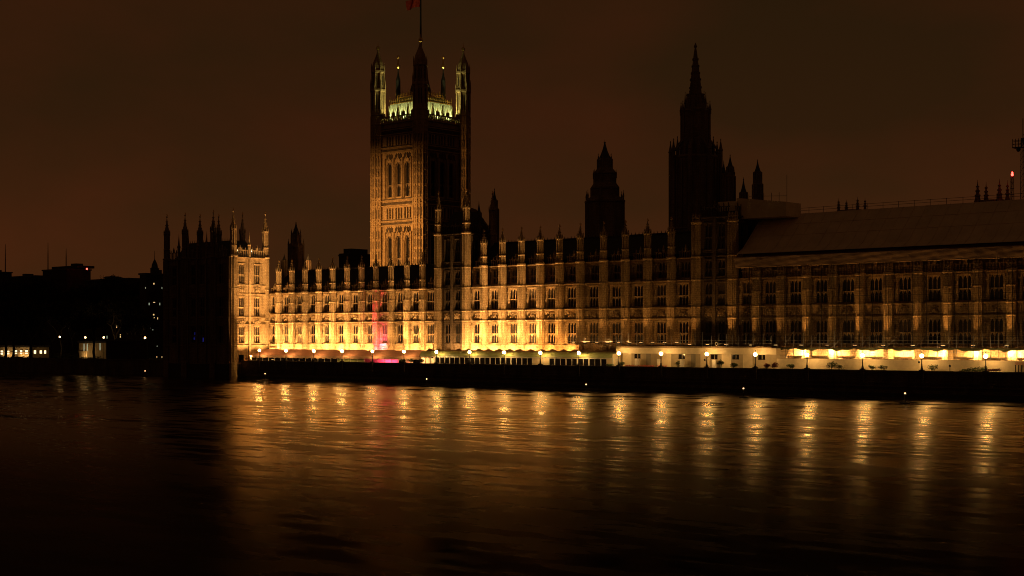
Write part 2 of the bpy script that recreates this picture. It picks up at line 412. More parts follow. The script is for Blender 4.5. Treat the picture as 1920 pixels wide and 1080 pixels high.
# river wall with coping, ledge and a pier under every lamp
LPX = [486, 536, 588, 641, 698, 757, 818, 880, 945, 1013, 1085, 1160, 1239, 1325, 1416, 1513, 1617, 1728, 1848]
LX = [at(p, YW)[0] for p in LPX]
rw = thing('river_wall', 'long dark granite river wall below the lit terrace', 'wall', (-210, YW, 0))
mb = MB(); mb.box(-342.4, -60, YW + .05, YW + .65, -1, 5.35); mb.build('wall', M['granite'], rw)
mb = MB(); mb.box(-342.4, -60, YW - .12, YW + .8, 5.352, 5.72); mb.build('coping', M['granite'], rw)
mb = MB(); mb.box(-342.4, -60, YW - .22, YW + .045, 3.2, 3.45); mb.box(-342.4, -60, YW - .45, YW + .045, 2.5, 2.7); mb.box(-342.4, -60, YW - .6, YW + .04, -1, 1.9); mb.build('ledge', M['granite'], rw)
mb = MB(); mb.box(-342.4, -60, YW - .64, YW - .602, -1, 1.4); mb.build('tide_weed', M['weed_and_shade'], rw)
pm = MB(); pm.box(-.42, .42, -.28, .4, 3.455, 5.80); pm.box(-.5, .5, -.34, .45, 5.802, 5.95); pmesh = pm.mesh('pier', M['granite'])
for x in LX + [-107, -93]: put('pier', pmesh, rw, (x, YW, 0))
gw = thing('embankment_wall', 'low dark embankment wall beneath the park trees', 'wall', (-520, -9.6, 0))
mb = MB(); mb.box(-1100, -374.5, -9.9, -9.3, -1, 5.2); mb.build('wall', M['granite'], gw)
mb = MB(); mb.box(-1100, -374.5, -10.1, -9.1, 5.202, 5.5); mb.build('coping', M['granite'], gw)

# ------------------------------------------------------------------ river front
TPX_L = [523.6, 548.3, 573.3, 598.7, 624.7, 652, 679, 706, 734.2, 764, 793.3]
TPX_C = [908.2, 943, 978.7, 1013.8, 1050, 1089, 1132.8, 1173.6, 1215.3, 1259.7]
TPX_R = [1419, 1465.7, 1513.5, 1562.5, 1613.9, 1666.7, 1722, 1778.3, 1835, 1897.8]
X = lambda p: at(p, -.5)[0]
TL = [X(p) for p in TPX_L]; TC = [X(p) for p in TPX_C]; TR = [X(p) for p in TPX_R] + [-113.2, -106.9, -100.6]
XA0, XA1 = X(821.4), X(873.7)          # south river tower
XB0, XB1 = X(1305.6), X(1373.6)        # north river tower
XEND = -95.0
CARVE = carve_mesh(2.5, 2.0)
FL2 = [(10.75, 15.75), (19.25, 24.2)]
FL3 = FL2 + [(25.6, 29.2)]
def range_front(root, edges, floors, zc, extra_windows=True, ww=2.7, ground=True):
    """edges = axes of the buttress turrets (or end walls); fills one bay between each pair"""
    wall = MB(xf_front(0, 0)); trim = MB(xf_front(0, 0))
    holes = []; nich = []
    for a, b in zip(edges[:-1], edges[1:]):
        c = (a + b) / 2
        for z0, z1 in floors: holes.append((c - ww / 2, c + ww / 2, z0, z1))
        if ground: holes.append((c - .9, c + .9, 6.3, 7.9))
        for z0, z1 in floors:
            for sx in (-1, 1):
                xm = c + sx * (ww / 2 + .72)
                nich.append((xm - .3, xm + .3, z0 + .3, z0 + (z1 - z0) * .80))
    sb = .75; holes += nich
    if len(floors) == 3:
        wall_sheet(wall, edges[0], edges[-1], TZ, 25.0, [h for h in holes if h[2] < 25], .55)
        up = MB(xf_front(0, sb)); wall_sheet(up, edges[0], edges[-1], 25.0, zc, [h for h in holes if h[2] > 25], .55); up.build('upper_wall', M['stone'], root)
        wall.quad((edges[0], 0, 25.0), (edges[-1], 0, 25.0), (edges[-1], sb, 25.0), (edges[0], sb, 25.0))
    else: wall_sheet(wall, edges[0], edges[-1], TZ, zc, holes, .55)
    par = MB(xf_front(0, sb if len(floors) == 3 else 0)); utrim = MB(xf_front(0, sb))
    base = trim
    for a, b in zip(edges[:-1], edges[1:]):
        c = (a + b) / 2; l0, r0 = a + .95, b - .95
        # plinth in two lit steps
        trim.box(l0, r0, -.62, -.003, 8.25, 9.15); trim.box(l0, r0, -.42, -.003, 9.35, 10.15)
        trim.box(l0, r0, -.7, -.004, 9.152, 9.3); trim.box(l0, r0, -.55, -.004, 10.2, 10.42)
        for z0, z1 in floors:
            trim = utrim if z0 > 25 else base
            # hood mould, sill, jamb shafts, blind-panel ribs in the side strips
            trim.box(c - ww / 2 - .2, c + ww / 2 + .2, -.16, -.005, z1 + .08, z1 + .26)
            trim.box(c - ww / 2 - .15, c + ww / 2 + .15, -.34, -.005, z0 - .22, z0 - .06)
            for sx in (-1, 1):
                trim.box(c + sx * (ww / 2 + .1) - .07, c + sx * (ww / 2 + .1) + .07, -.13, -.005, z0, z1 + .08)
                e0 = c + sx * (ww / 2 + .32); e1 = (r0 if sx > 0 else l0)
                xm = c + sx * (ww / 2 + .72)
                for q in (-.4, .4): trim.box(xm + q - .06, xm + q + .06, -.16, -.005, z0 - .1, z1 + .2)
                zs_ = z0 + .3; hh = (z1 - z0) * .80 - .3
                trim.box(xm - .36, xm + .36, -.22, -.006, zs_ - .14, zs_)
                trim.lathe(xm, .12, [(.16, zs_ + .02), (.2, zs_ + hh * .2), (.15, zs_ + hh * .45), (.17, zs_ + hh * .55), (.07, zs_ + hh * .6), (.1, zs_ + hh * .66), (.03, zs_ + hh * .72)], 6)   # niche figure
                trim.lathe(xm, -.05, [(.34, zs_ + hh + .05), (.3, zs_ + hh + .3), (.05, zs_ + hh + 1.0)], 6)
        trim = base
        for z in (16.35, 18.85):
            trim.box(l0 - .2, r0 + .2, -.56, -.008, z - .08, z + .1); trim.box(l0 - .2, r0 + .2, -.3, -.009, z - .24, z - .125)
        for k in range(2):                                   # quatrefoil strip beside the carving
            for sx in (-1, 1):
                x = c + sx * (1.7 + .5 * k); trim.box(x - .2, x + .2, -.14, -.01, 16.75, 18.45)
        if len(floors) == 3:
            trim.box(l0 - .2, r0 + .2, -.42, -.008, 24.7, 24.98)
            n = 12
            for k in range(n): x = l0 + (r0 - l0) * (k + .5) / n; trim.box(x - .1, x + .1, -.3, -.1, 24.985, 25.3)
        parapet_strip(par, l0, r0, zc, 1.7)
    for h in nich:
        yb = .5 + (sb if h[2] > 25 else 0); wall.quad((h[0], yb, h[2]), (h[1], yb, h[2]), (h[1], yb, h[3]), (h[0], yb, h[3]))
    o_ = len(base.v); base.v += utrim.v; base.f += [tuple(i + o_ for i in q) for q in utrim.f]; trim = base
    wall.build('wall', M['stone'], root); trim.build('moulding', M['stone'], root); par.build('parapet', M['stone'], root)
    for a, b in zip(edges[:-1], edges[1:]):
        c = (a + b) / 2
        for z0, z1 in floors: add_window(root, (c, sb if z0 > 25 else 0, z0), 0, (ww, round(z1 - z0, 2), 3, (.47,)))
        if ground: add_window(root, (c, 0, 6.3), 0, (1.8, 1.6, 2, ()))
        put('carved_panel', CARVE, root, (c, -.01, 17.6))
def pitched_roof(root, x0, x1, ye, ze, yr, zr, dorm=None):
    mb = MB()
    mb.add([(x0, ye, ze), (x1, ye, ze), (x1, yr, zr), (x0, yr, zr), (x0, yr + 3, zr), (x1, yr + 3, zr), (x0, yr + 9, ze), (x1, yr + 9, ze), (x0, yr + 9, 5), (x1, yr + 9, 5), (x0, .5, 5), (x1, .5, 5)],
           [(0, 1, 2, 3), (3, 2, 5, 4), (4, 5, 7, 6), (6, 7, 9, 8), (0, 3, 4, 6), (1, 7, 5, 2), (0, 6, 8, 10), (1, 11, 9, 7)])
    n = int((x1 - x0) / .8)
    for k in range(n + 1):
        x = x0 + (x1 - x0) * k / n
        mb.tube((x, ye, ze + .02), (x, yr, zr + .02), .06, n=4)
    m2 = MB(); m2.box(x0, x1, yr - .12, yr + .12, zr, zr + .35)
    for k in range(int((x1 - x0) / 1.1)): m2.lathe(x0 + .5 + k * 1.1, yr, [(.12, zr + .35), (.02, zr + .9)], 4)
    r = mb.build('roof', M['slate'], root); m2.build('ridge_cresting', M['iron'], r)
    return r
SP_WING = ('wing', .92, TZ, (10.3, 16.35, 18.85, 22.0), 24.9, 27.2, 31.2, 34.6)
SP_CEN = ('centre', .95, TZ, (10.3, 16.35, 18.85, 24.85), 30.0, 32.4, 35.8, 39.4)
SP_TOW = ('tower', 1.12, TZ, (10.3, 16.35, 18.85, 24.85, 30.0), 38.7, 41.2, 45.2, 50.2)

# left wing
wl = thing('palace_wing', 'long two storey gothic stone wing brightly floodlit behind the pink marquee', 'building', (-308, 0, TZ))
xL0 = -343.4
ed = [xL0 + .6] + TL + [XA0 - 1.0]
range_front(wl, ed, FL2, 24.9)
pitched_roof(wl, xL0, XA0 - 1.1, 1.2, 26.0, 9, 31.6)
for x in TL: add_turret(wl, x, -.7, SP_WING)
# floods behind the marquee: power, spill, colour per bay
PW = [1.0, .8, .5, 1.0, 1.15, 1.05, .8, .26, .24, .95, .6]
bays = list(zip(TL, TL[1:] + [XA0]))
FY, FZ = -3.3, 8.3
FP = 34000; FS = 1500
for i, (a, b) in enumerate(bays):
    c = (a + b) / 2
    floodlight(wl, c, FY, FZ, (c, .3, 25.5), FP * .26 * PW[i], WARM, extra=FS * PW[i])
    floodlight(wl, a + .2, FY - .2, FZ, (a + .1, -.9, 26), FP * .95 * PW[i], WARM, size=52, extra=None)
floodlight(wl, TL[7] + .2, -3.3, FZ, (TL[7] + .2, -.5, 20), FP * 2.6, (1, .03, .09), 'pinklens', size=18, extra=None)
floodlight(wl, TL[7] + 2.4, FY + .5, FZ, (TL[7] + 2.6, 0, 12), 9000, (1, .05, .22), 'pinklens', size=80, extra=900)
# centre
wc = thing('palace_centre', 'three storey central stone range with green marquee before it', 'building', (-228, 0, TZ))
edc = [XA1 + 1.0] + TC + [XB0 - 1.0]
range_front(wc, edc, FL3, 30.0)
pitched_roof(wc, XA1 + 1.1, XB0 - 1.1, 1.2, 31.0, 9, 36.3)
for x in TC: add_turret(wc, x, -.7, SP_CEN)
PC = [1.1, 1.15, 1.15, 1.05, .40, .26, .085, .065, .05, .055, .045]
bc = list(zip([XA1] + TC, TC + [XB0]))
for i, (a, b) in enumerate(bc):
    c = (a + b) / 2
    floodlight(wc, c, FY, FZ if i < 6 else 10.72, (c, .3, 26), FP * .30 * PC[i] * (1 if i < 4 else .75), WARM if i < 4 else (1, .46, .115), extra=FS * (max(PC[i], .55) if i < 6 else .03))
for i, x in enumerate(TC):
    k = (1.1, 1.15, 1.1, .95, .42, .085, .075, .07, .055, .06)[i]
    floodlight(wc, x + .2, FY - .2, FZ if i < 5 else 10.72, (x + .1, -.9, 29), FP * 1.0 * k, WARM if i < 4 else (1, .46, .115), size=50, extra=None)
# right wing
wr = thing('palace_wing', 'dim two storey stone wing under the sheeted scaffold roof', 'building', (-140, 0, TZ))
edr = [XB1 + 1.0] + TR + [XEND]
range_front(wr, edr, FL2, 24.9)
pitched_roof(wr, XB1 + 1.1, XEND, 1.2, 25.6, 7, 28.5)
SP_R = ('right', .92, TZ, (10.3, 16.35, 18.85, 22.0), 24.9, 25.6, 26.2, 26.9)
for x in TR: add_turret(wr, x, -.7, SP_R)

def river_tower(name, label, x0, x1, spec, roof=True):
    t = thing(name, label, 'tower', ((x0 + x1) / 2, 0, TZ))
    d = 10.0
    fl = FL3 + [(31.6, 37.2)]
    for nm, xf, rot, W in (('front', xf_front(x0, -.25), 0, x1 - x0), ('side', xf_side(x1, -.25), math.pi / 2, d), ('south', lambda u, dd, z: (x0 + dd, -.25 + d - u, z), -math.pi / 2, d)):
        wall = MB(xf); trim = MB(xf); par = MB(xf)
        cs = (W * .32, W * .68)
        holes = [(c - .95, c + .95, z0, z1) for c in cs for (z0, z1) in fl]
        wall_sheet(wall, 0, W, TZ, 38.7, holes, .55)
        for z in (10.3, 16.35, 18.85, 24.85, 30.0): trim.box(1, W - 1, -.26, -.003, z - .14, z + .14)
        trim.box(W / 2 - .35, W / 2 + .35, -.4, -.004, TZ, 38.3)
        for c in cs:
            for z0, z1 in fl:
                trim.box(c - 1.15, c + 1.15, -.16, -.005, z1 + .05, z1 + .25); trim.box(c - 1.1, c + 1.1, -.2, -.005, z0 - .3, z0 - .08)
            for sx in (-1, 1): trim.box(c + sx * 1.15 - .07, c + sx * 1.15 + .07, -.14, -.006, TZ, 38)
        parapet_strip(par, 1, W - 1, 38.7, 2.3)
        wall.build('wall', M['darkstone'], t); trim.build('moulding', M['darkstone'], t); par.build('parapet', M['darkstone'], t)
        for c in cs:
            p = xf(c, 0, 0)
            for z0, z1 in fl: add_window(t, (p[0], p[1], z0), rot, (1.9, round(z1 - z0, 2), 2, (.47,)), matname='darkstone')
            put('carved_panel', CARVE, t, (p[0], p[1], 17.6), rot)
    mb = MB(); mb.box(x0 + .2, x1 - .2, d - .9, d - .3, TZ, 38.7); mb.build('wall', M['darkstone'], t)
    if roof: mb = MB(); mb.add([(x0 + .6, .4, 39), (x1 - .6, .4, 39), (x1 - .6, d - .8, 39), (x0 + .6, d - .8, 39), (x0 + 2.6, 2.5, 44.6), (x1 - 2.6, 2.5, 44.6), (x1 - 2.6, d - 3, 44.6), (x0 + 2.6, d - 3, 44.6)],
                      [(0, 1, 5, 4), (1, 2, 6, 5), (2, 3, 7, 6), (3, 0, 4, 7), (4, 5, 6, 7), (3, 2, 1, 0)]); mb.build('roof', M['slate'], t)
    for xx in (x0, x1):
        for yy in (-.35, d - .6): add_turret(t, xx, yy, spec)
    return t
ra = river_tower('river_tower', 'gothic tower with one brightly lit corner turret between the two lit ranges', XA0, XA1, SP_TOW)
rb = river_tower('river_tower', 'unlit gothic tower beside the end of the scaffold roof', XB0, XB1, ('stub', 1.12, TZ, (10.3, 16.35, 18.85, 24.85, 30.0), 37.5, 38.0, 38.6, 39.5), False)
ca_ = (XA0 + XA1) / 2
floodlight(ra, XA1 - 2.6, FY - .3, FZ, (XA1 - 1.2, -.3, 34), FP * .12, WARM, size=48, extra=FS * .6)
floodlight(ra, XA1 + .2, FY - 1.0, FZ, (XA1, -.6, 40), FP * 2.0, WARM, size=22, blend=.6)
for x in (XB0, (XB0 + XB1) / 2, XB1):
    floodlight(rb, x + .2, -3.4, 10.25, (x, -1.2, 27), FP * .045, (1, .44, .10), size=54)  # weak floods added to lift this tower out of black
# dim amber spill on the buttresses of the right wing
for i, x in enumerate([XB1] + TR):
    k = .55 + .12 * min(i, 6) + (.3 if i % 2 else 0)
    floodlight(wr, x + .1, -3.1, 10.2, (x, -1.5, 24), 2300 * k * (1.0, .55, .8, 1.15, .45, .9, 1.2, .7)[i % 8], (1, .44, .10), size=46)

# ------------------------------------------------------------------ end pavilion rising out of the water
PX0, PX1, PY0, PY1 = at(312, -13.8)[0], -343.4, -13.8, 0.0
pv = thing('end_pavilion', 'tall dark corner pavilion rising from the water with one floodlit flank', 'building', ((PX0 + PX1) / 2, -7, 0))
PFL = [(10.6, 15.5), (18.3, 23.8), (27.6, 33.2)]
for nm, xf, rot, W, cs in (('flank', xf_side(PX1, PY0), math.pi / 2, PY1 - PY0, (4.4, 9.9)),
                           ('river', xf_front(PX0, PY0), 0, PX1 - PX0, (4, 8.5, 13.4, 17.6, 22, 26.5))):
    wall = MB(xf); trim = MB(xf); par = MB(xf)
    ww = 2.0
    holes = [(c - ww / 2, c + ww / 2, z0, z1) for c in cs for z0, z1 in PFL]
    if nm == 'flank': holes.append((cs[0] - 1, cs[0] + 1, 5.0, 7.3))
    wall_sheet(wall, 0, W, -1 if nm == 'river' else 0, 35.2, holes, .55)
    bands = (9.9, 15.95, 17.9, 24.7, 27.15)
    for z in bands: trim.box(.8, W - .8, -.22, -.003, z - .12, z + .12)
    mids = [(a + b) / 2 for a, b in zip(cs[:-1], cs[1:])]
    for x in mids: trim.box(x - .28, x + .28, -.45, -.004, 5, 35)
    for c in cs:
        for z0, z1 in PFL:
            trim.box(c - ww / 2 - .2, c + ww / 2 + .2, -.18, -.005, z1 + .06, z1 + .26); trim.box(c - ww / 2 - .15, c + ww / 2 + .15, -.22, -.005, z0 - .28, z0 - .08)
            for sx in (-1, 1):
                trim.box(c + sx * (ww / 2 + .1) - .07, c + sx * (ww / 2 + .1) + .07, -.14, -.006, z0, z1)
                for k in range(3):
                    x = c + sx * (ww / 2 + .4 + .33 * k); trim.box(x - .045, x + .045, -.11, -.006, z0 - .1, z1 + .3)
        for zb in (16.25, 25.2):
            for k in range(7):
                x = c - 1.35 + k * .45; trim.box(x - .13, x + .13, -.15, -.007, zb + .1, zb + 1.4)
    segs = [.8] + mids + [W - .8]
    for a, b in zip(segs[:-1], segs[1:]): parapet_strip(par, a + .3, b - .3, 35.2, 2.2)
    m = 'stone' if nm == 'flank' else 'dimstone'  # unlit river face takes a darker copy of the flank's stone
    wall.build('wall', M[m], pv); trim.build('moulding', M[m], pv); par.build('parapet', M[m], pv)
    for i, c in enumerate(cs):
        p = xf(c, 0, 0)
        for j, (z0, z1) in enumerate(PFL):
            lit = nm == 'river' and j == 0 and i in (1, 2, 4)
            add_window(pv, (p[0], p[1], z0), rot, (ww, round(z1 - z0, 2), 3 if nm == 'flank' else 2, (.47,)), matname=m)
        if nm == 'flank':
            for zc_ in (16.9, 25.95): put('carved_panel', CARVE, pv, (p[0], p[1], zc_), rot)
    for x in mids:
        p = xf(x, 0, 0); q = MB(); q.lathe(p[0], p[1], [(.42, 35.2), (.42, 38.6), (.55, 38.7), (.5, 39), (.3, 39.4), (.06, 42.2), (.02, 42.9)], 8); q.build('pinnacle', M[m], pv)
mb = MB(); mb.box(PX0 - .1, PX1 + .12, PY0 - .12, -9.95, -1, 4.3); mb.box(PX0 - .16, PX1 + .2, PY0 - .2, -9.95, 4.302, 4.6); mb.lathe(PX1 - .2, PY0, [(1.5, -1), (1.5, 4.6), (1.3, 4.7)], 8)
mb.build('darkened_tidal_base', M['weed_and_shade'], pv)  # base skin coloured near black to hide lamplight on the corner
mb = MB(); mb.box(PX0 + .6, PX1 - .6, 0 - .6, -.1, 0, 35.2); mb.box(PX0 + .1, PX0 + .5, PY0 + .1, 0, -1, 35.2); mb.build('wall', M['dimstone'], pv)
mb = MB()
mb.add([(PX0 + 1.4, PY0 + 1.6, 35), (PX1 - 1.4, PY0 + 1.6, 35), (PX1 - 1.4, -1.4, 35), (PX0 + 1.4, -1.4, 35), (PX0 + 4, PY0 + 4.5, 40.2), (PX1 - 4.5, PY0 + 4.5, 40.2), (PX1 - 4.5, -4.5, 40.2), (PX0 + 4, -4.5, 40.2)],
       [(0, 1, 5, 4), (1, 2, 6, 5), (2, 3, 7, 6), (3, 0, 4, 7), (4, 5, 6, 7), (3, 2, 1, 0)])
rf = mb.build('roof', M['slate'], pv)
mb = MB()
for k in range(26): mb.lathe(PX0 + 4 + k * .9, PY0 + 4.5, [(.1, 40.2), (.02, 41)], 4)
mb.build('ridge_cresting', M['iron'], rf)
SP_PAV = ('pavilion', 1.05, 0, (9.9, 17, 26), 35.3, 38.2, 43.0, 49.0)
SP_PAVD = ('pavilion', 1.05, 0, (9.9, 17, 26), 35.3, 38.2, 43.0, 49.0, 'dimstone')
for px, Y, s in ((437.5, PY0, SP_PAV), (497.5, -.2, SP_PAV), (462, -1.5, None), (347, PY0, SP_PAVD), (400, PY0, SP_PAVD), (313, PY0, SP_PAVD), (375, PY0 + 6, SP_PAVD), (410, PY0 + 10, SP_PAVD)):
    if s is None: x, Y = PX1 - 8.5, -2.5; s = SP_PAVD
    else: x = at(px, Y)[0]
    add_turret(pv, x, Y, s)
for dx, dy in ((-1.5, -4.5), (-1.5, -9.5)):                  # small roof lamps behind the parapet
    q = MB(); q.lathe(PX1 + dx, dy, [(.05, 36.9), (.17, 37.0), (.17, 37.5), (.05, 37.6)], 6); q.build('roof_lamp', M['smalllamp'], pv)
for i, (z, dy) in enumerate(((8.6, -9.4), (8.6, -6.2), (8.6, -2.6))):
    floodlight(pv, PX1 + 3.3, dy, z - 3.8, (PX1 - .2, dy - (1.6 if i == 0 else 0), 41), FP * .7, WARM, size=84)
for x, a, kk in ((-371, -384, 1.0), (-364, -377, .9), (-357, -369, .8)):   # beams up to the great tower from brackets on the far side
    q = MB(); q.box(x - .3, x + .3, 0, 1.6, 34.0, 34.2); q.build('bracket', M['iron'], pv)
    floodlight(pv, x, 1.2, 34.2, (a, 84, 47), 200000 * kk, (1, .455, .12), size=44, blend=1)
floodlight(pv, PX1 + 15, YW + .3, 5.74, (PX1, -7, 34), FP * 2.1, WARM, size=56)
# a few blue lit rooms low on the river face
for u, z in ((8.5, 11.2), (13.4, 11.6), (13.9, 12.6), (17.6, 11.0)):
    q = MB(); q.box(PX0 + u - .35, PX0 + u + .3, PY0 + .31, PY0 + .335, z, z + 1.2); q.build('lit_pane', M['bluewin'], pv)

# ------------------------------------------------------------------ great square tower
VX0, VX1 = -387.2, -366.0; VY0 = 84.0; VY1 = VY0 + 21.2
vt = thing('great_square_tower', 'tallest square gothic tower with four corner turrets and green lit roof', 'tower', ((VX0 + VX1) / 2, (VY0 + VY1) / 2, TZ))
VW = VX1 - VX0
VB = [33.0, 51.3, 52.8, 58.2, 60.0, 76.9, 78.4, 83.0, 84.6, 87.0]
for nm, xf, rot in (('river', xf_front(VX0, VY0), 0), ('north', xf_side(VX1, VY0), math.pi / 2),
                    ('west', lambda u, d, z: (VX1 - u, VY1 - d, z), math.pi), ('south', lambda u, d, z: (VX0 + d, VY1 - u, z), -math.pi / 2)):
    seen = nm in ('river', 'north')
    wall = MB(xf); trim = MB(xf); par = MB(xf); FZS = []
    cs = [VW / 2 + k * 4.45 for k in (-1, 0, 1)]
    holes = []
    if seen:
        for c in cs: holes += [(c - 1.3, c + 1.3, 61.2, 73.2), (c - 1.25, c + 1.25, 36.5, 47.6)]
        for c in cs:
            for k in (-1, 0, 1):
                holes += [(c + k * 1.3 - .42, c + k * 1.3 + .42, 53.6, 57.4), (c + k * 1.3 - .42, c + k * 1.3 + .42, 79.2, 82.3)]
    wall_sheet(wall, 0, VW, TZ, 87, holes, 1.3)
    for z in VB: trim.box(2.2, VW - 2.2, -.75, -.004, z - .2, z + .2); fz = MB(xf); fz.box(2.3, VW - 2.3, -.3, -.003, z + .21, z + .6); FZS.append(fz)
    for z in (52.05, 59.1, 77.6, 83.8):                      # carved friezes
        fz = min(FZS, key=lambda q: abs(q.v[0][2] - z))
        fz.box(2.35, VW - 2.35, -.2, -.004, z - .6, z + .3)
        for k in range(26):
            x = 2.5 + (VW - 5) * (k + .5) / 26; fz.box(x - .16, x + .16, -.35, -.005, z - .42, z + .18)
    gz = MB(xf); gz2 = gz
    for c in cs:
      gz = MB(xf)
      if True:
        for za, zb, apex in ((61.2, 73.2, 75.6), (36.5, 47.6, 50.2)):
            for sx in (-1, 1):
                trim.box(c + sx * 1.5 - .12, c + sx * 1.5 + .12, -.45, -.006, za - .5, zb)
                trim.box(c + sx * 2.1 - .16, c + sx * 2.1 + .16, -.7, -.006, za - .5, zb + 1.4)
                n = 8
                for k in range(n):                            # gabled hood over each window
                    f0, f1 = k / n, (k + 1) / n
                    trim.add([(c + sx * 1.75 * (1 - f0), -.5, zb - 1.6 + (apex - zb + 1.6) * f0 ** .7), (c + sx * 1.75 * (1 - f1), -.5, zb - 1.6 + (apex - zb + 1.6) * f1 ** .7),
                              (c + sx * 1.35 * (1 - f1), -.1, zb - 1.7 + (apex - zb + 1.2) * f1 ** .7), (c + sx * 1.35 * (1 - f0), -.1, zb - 1.7 + (apex - zb + 1.2) * f0 ** .7)], [(0, 1, 2, 3)])
            for k in range(7):
                x = c - 1.5 + k * .5; gz.box(x - .1, x + .1, -.28, -.007, zb + 1.0 + .3 * (k % 2), apex + .3 + .4 * (k % 2))
            for k in range(9):
                for sx in (-1, 1):
                    z = za + (zb - za) * (k + .5) / 9; trim.box(c + sx * 2.1 - .1, c + sx * 2.1 + .1, -.74, -.702, z - .35, z + .35)
      gz.build('hood_carving', M['soot_recess'], vt)
    par.box(2.2, VW - 2.2, -.7, .3, 87.002, 87.5)
    for k in range(18):
        x = 2.5 + (VW - 5) * (k + .5) / 18; par.box(x - .2, x + .2, -.5, -.1, 87.5, 89.0)
    par.box(2.2, VW - 2.2, -.55, -.05, 89.0, 89.4)
    for k in range(7):
        x = 3.2 + (VW - 6.4) * k / 6; h = 3.4 if k % 2 else 2.2
        par.lathe(x, -.3, [(.42, 89.4), (.42, 89.4 + h * .45), (.1, 89.4 + h * .85), (.18, 89.4 + h * .9), (.02, 89.4 + h * 1.15)], 4)
        if k % 2 == 0: par.box(x - .9, x + .9, -.4, -.2, 89.4, 90.6)
    wall.build('wall', M['stone'], vt); trim.build('moulding', M['stone'], vt); par.build('parapet', M['stone'], vt); [q.build('frieze', M['soot_recess'], vt) for q in FZS]
    if seen:
        for c in cs:
            p = xf(c, 0, 0)
            add_window(vt, (p[0], p[1], 61.2), rot, (2.6, 12.0, 2, (.36,)), d0=.5, glass='glass', matname='dimstone'); add_window(vt, (p[0], p[1], 36.5), rot, (2.5, 11.1, 2, (.3,)), d0=.5, glass='glass', matname='dimstone')
            for k in (-1, 0, 1):
                p = xf(c + k * 1.3, 0, 0)
                add_window(vt, (p[0], p[1], 53.6), rot, (.84, 3.8, 1, ()), d0=.6, glass='glass', matname='soot_recess'); add_window(vt, (p[0], p[1], 79.2), rot, (.84, 3.1, 1, ()), d0=.6, glass='glass', matname='soot_recess')  # tracery coloured dark so the openings look shaded
def great_turret(x, y):
    mb = MB(); r = 2.55
    prof = [(r, TZ)]
    for z in VB: prof += [(r, z - .35), (r * 1.07, z - .2), (r * 1.07, z + .2), (r, z + .35)]
    prof += [(r * .98, 90), (r * 1.08, 90.3), (r * 1.08, 90.8), (r * .9, 91.2), (r * .9, 98.4), (r * 1.12, 98.8), (r * 1.12, 99.4), (r * .78, 99.9), (r * .76, 105.0), (r * 1.0, 105.4), (r * 1.0, 106),
             (r * .85, 106.3), (r * .84, 107.6), (r * .7, 109), (r * .42, 110.6), (r * .2, 112.1), (r * .12, 113.2), (.1, 113.4)]
    mb.lathe(x, y, prof, 8)
    for q in range(8):
        a = math.pi / 8 + q * math.pi / 4; ca, sa = math.cos(a), math.sin(a)
        mb.box(x + r * ca - .2, x + r * ca + .2, y + r * sa - .2, y + r * sa + .2, TZ, 90)
        for zz0, zz1, rr in ((91, 98.6, r * .97), (100, 105.2, r * .86)):
            mb.box(x + rr * ca - .22, x + rr * ca + .22, y + rr * sa - .22, y + rr * sa + .22, zz0, zz1)
        mb.lathe(x + r * 1.06 * ca, y + r * 1.06 * sa, [(.24, 98.5), (.24, 101.2), (.03, 103)], 4)
        mb.lathe(x + r * .95 * ca, y + r * .95 * sa, [(.2, 105.3), (.2, 107.2), (.03, 108.6)], 4)
        a = q * math.pi / 4; ca, sa = math.cos(a), math.sin(a); rr = r * .94
        for k in range(9):
            z = 36 + k * 5.6
            mb.box(x + rr * ca - .3, x + rr * ca + .3, y + rr * sa - .3, y + rr * sa + .3, z, z + .4)
        mb.box(x + rr * ca - .12, x + rr * ca + .12, y + rr * sa - .12, y + rr * sa + .12, 34, 86)
    t = mb.build('corner_turret', M['stone'], vt)
    for z0_, z1_ in ((36, 50), (53.6, 57.4), (61, 75.6), (79, 82.4), (92, 98), (100.6, 104.6)):
        sb_ = MB()
        for q in range(8):
            a = q * math.pi / 4; ca, sa = math.cos(a), math.sin(a); rr = 2.55 * .924
            r2 = rr * (.9 if z0_ > 91 else 1) * (.86 if z0_ > 99 else 1)
            n_ = max(1, int((z1_ - z0_) / 3.4))
            for k in range(n_):
                za_ = z0_ + (z1_ - z0_) * k / n_ + .3; zb_ = z0_ + (z1_ - z0_) * (k + 1) / n_ - .5
                for off in (-.42, .42):
                    px, py = x + (r2 + .015) * ca - off * sa, y + (r2 + .015) * sa + off * ca
                    sb_.add([(px - .2 * -sa * 1 , py - .2 * ca, za_), (px + .2 * -sa, py + .2 * ca, za_), (px + .2 * -sa, py + .2 * ca, zb_), (px - .2 * -sa, py - .2 * ca, zb_)], [(0, 1, 2, 3)])
        sb_.build('painted_slit_row', M['soot_recess'], t)  # flush dark quads painted in place of shaded slit recesses
    f = MB(); f.lathe(x, y, [(.1, 113.3), (.55, 113.6), (.75, 114.3), (.35, 114.6), (.12, 114.9), (.05, 116.2)], 8); f.build('finial', M['gold'], t)
for x in (VX0, VX1):
    for y in (VY0, VY1): great_turret(x, y)
mb = MB()
i0, i1 = 2.4, 5.2
def frus(mb, a, z0, b, z1):
    mb.add([(VX0 + a, VY0 + a, z0), (VX1 - a, VY0 + a, z0), (VX1 - a, VY1 - a, z0), (VX0 + a, VY1 - a, z0), (VX0 + b, VY0 + b, z1), (VX1 - b, VY0 + b, z1), (VX1 - b, VY1 - b, z1), (VX0 + b, VY1 - b, z1)],
           [(0, 1, 5, 4), (1, 2, 6, 5), (2, 3, 7, 6), (3, 0, 4, 7), (4, 5, 6, 7)])
frus(mb, 2.2, 87.6, 3.0, 94.2); frus(mb, 3.7, 93.6, 4.5, 96.4)
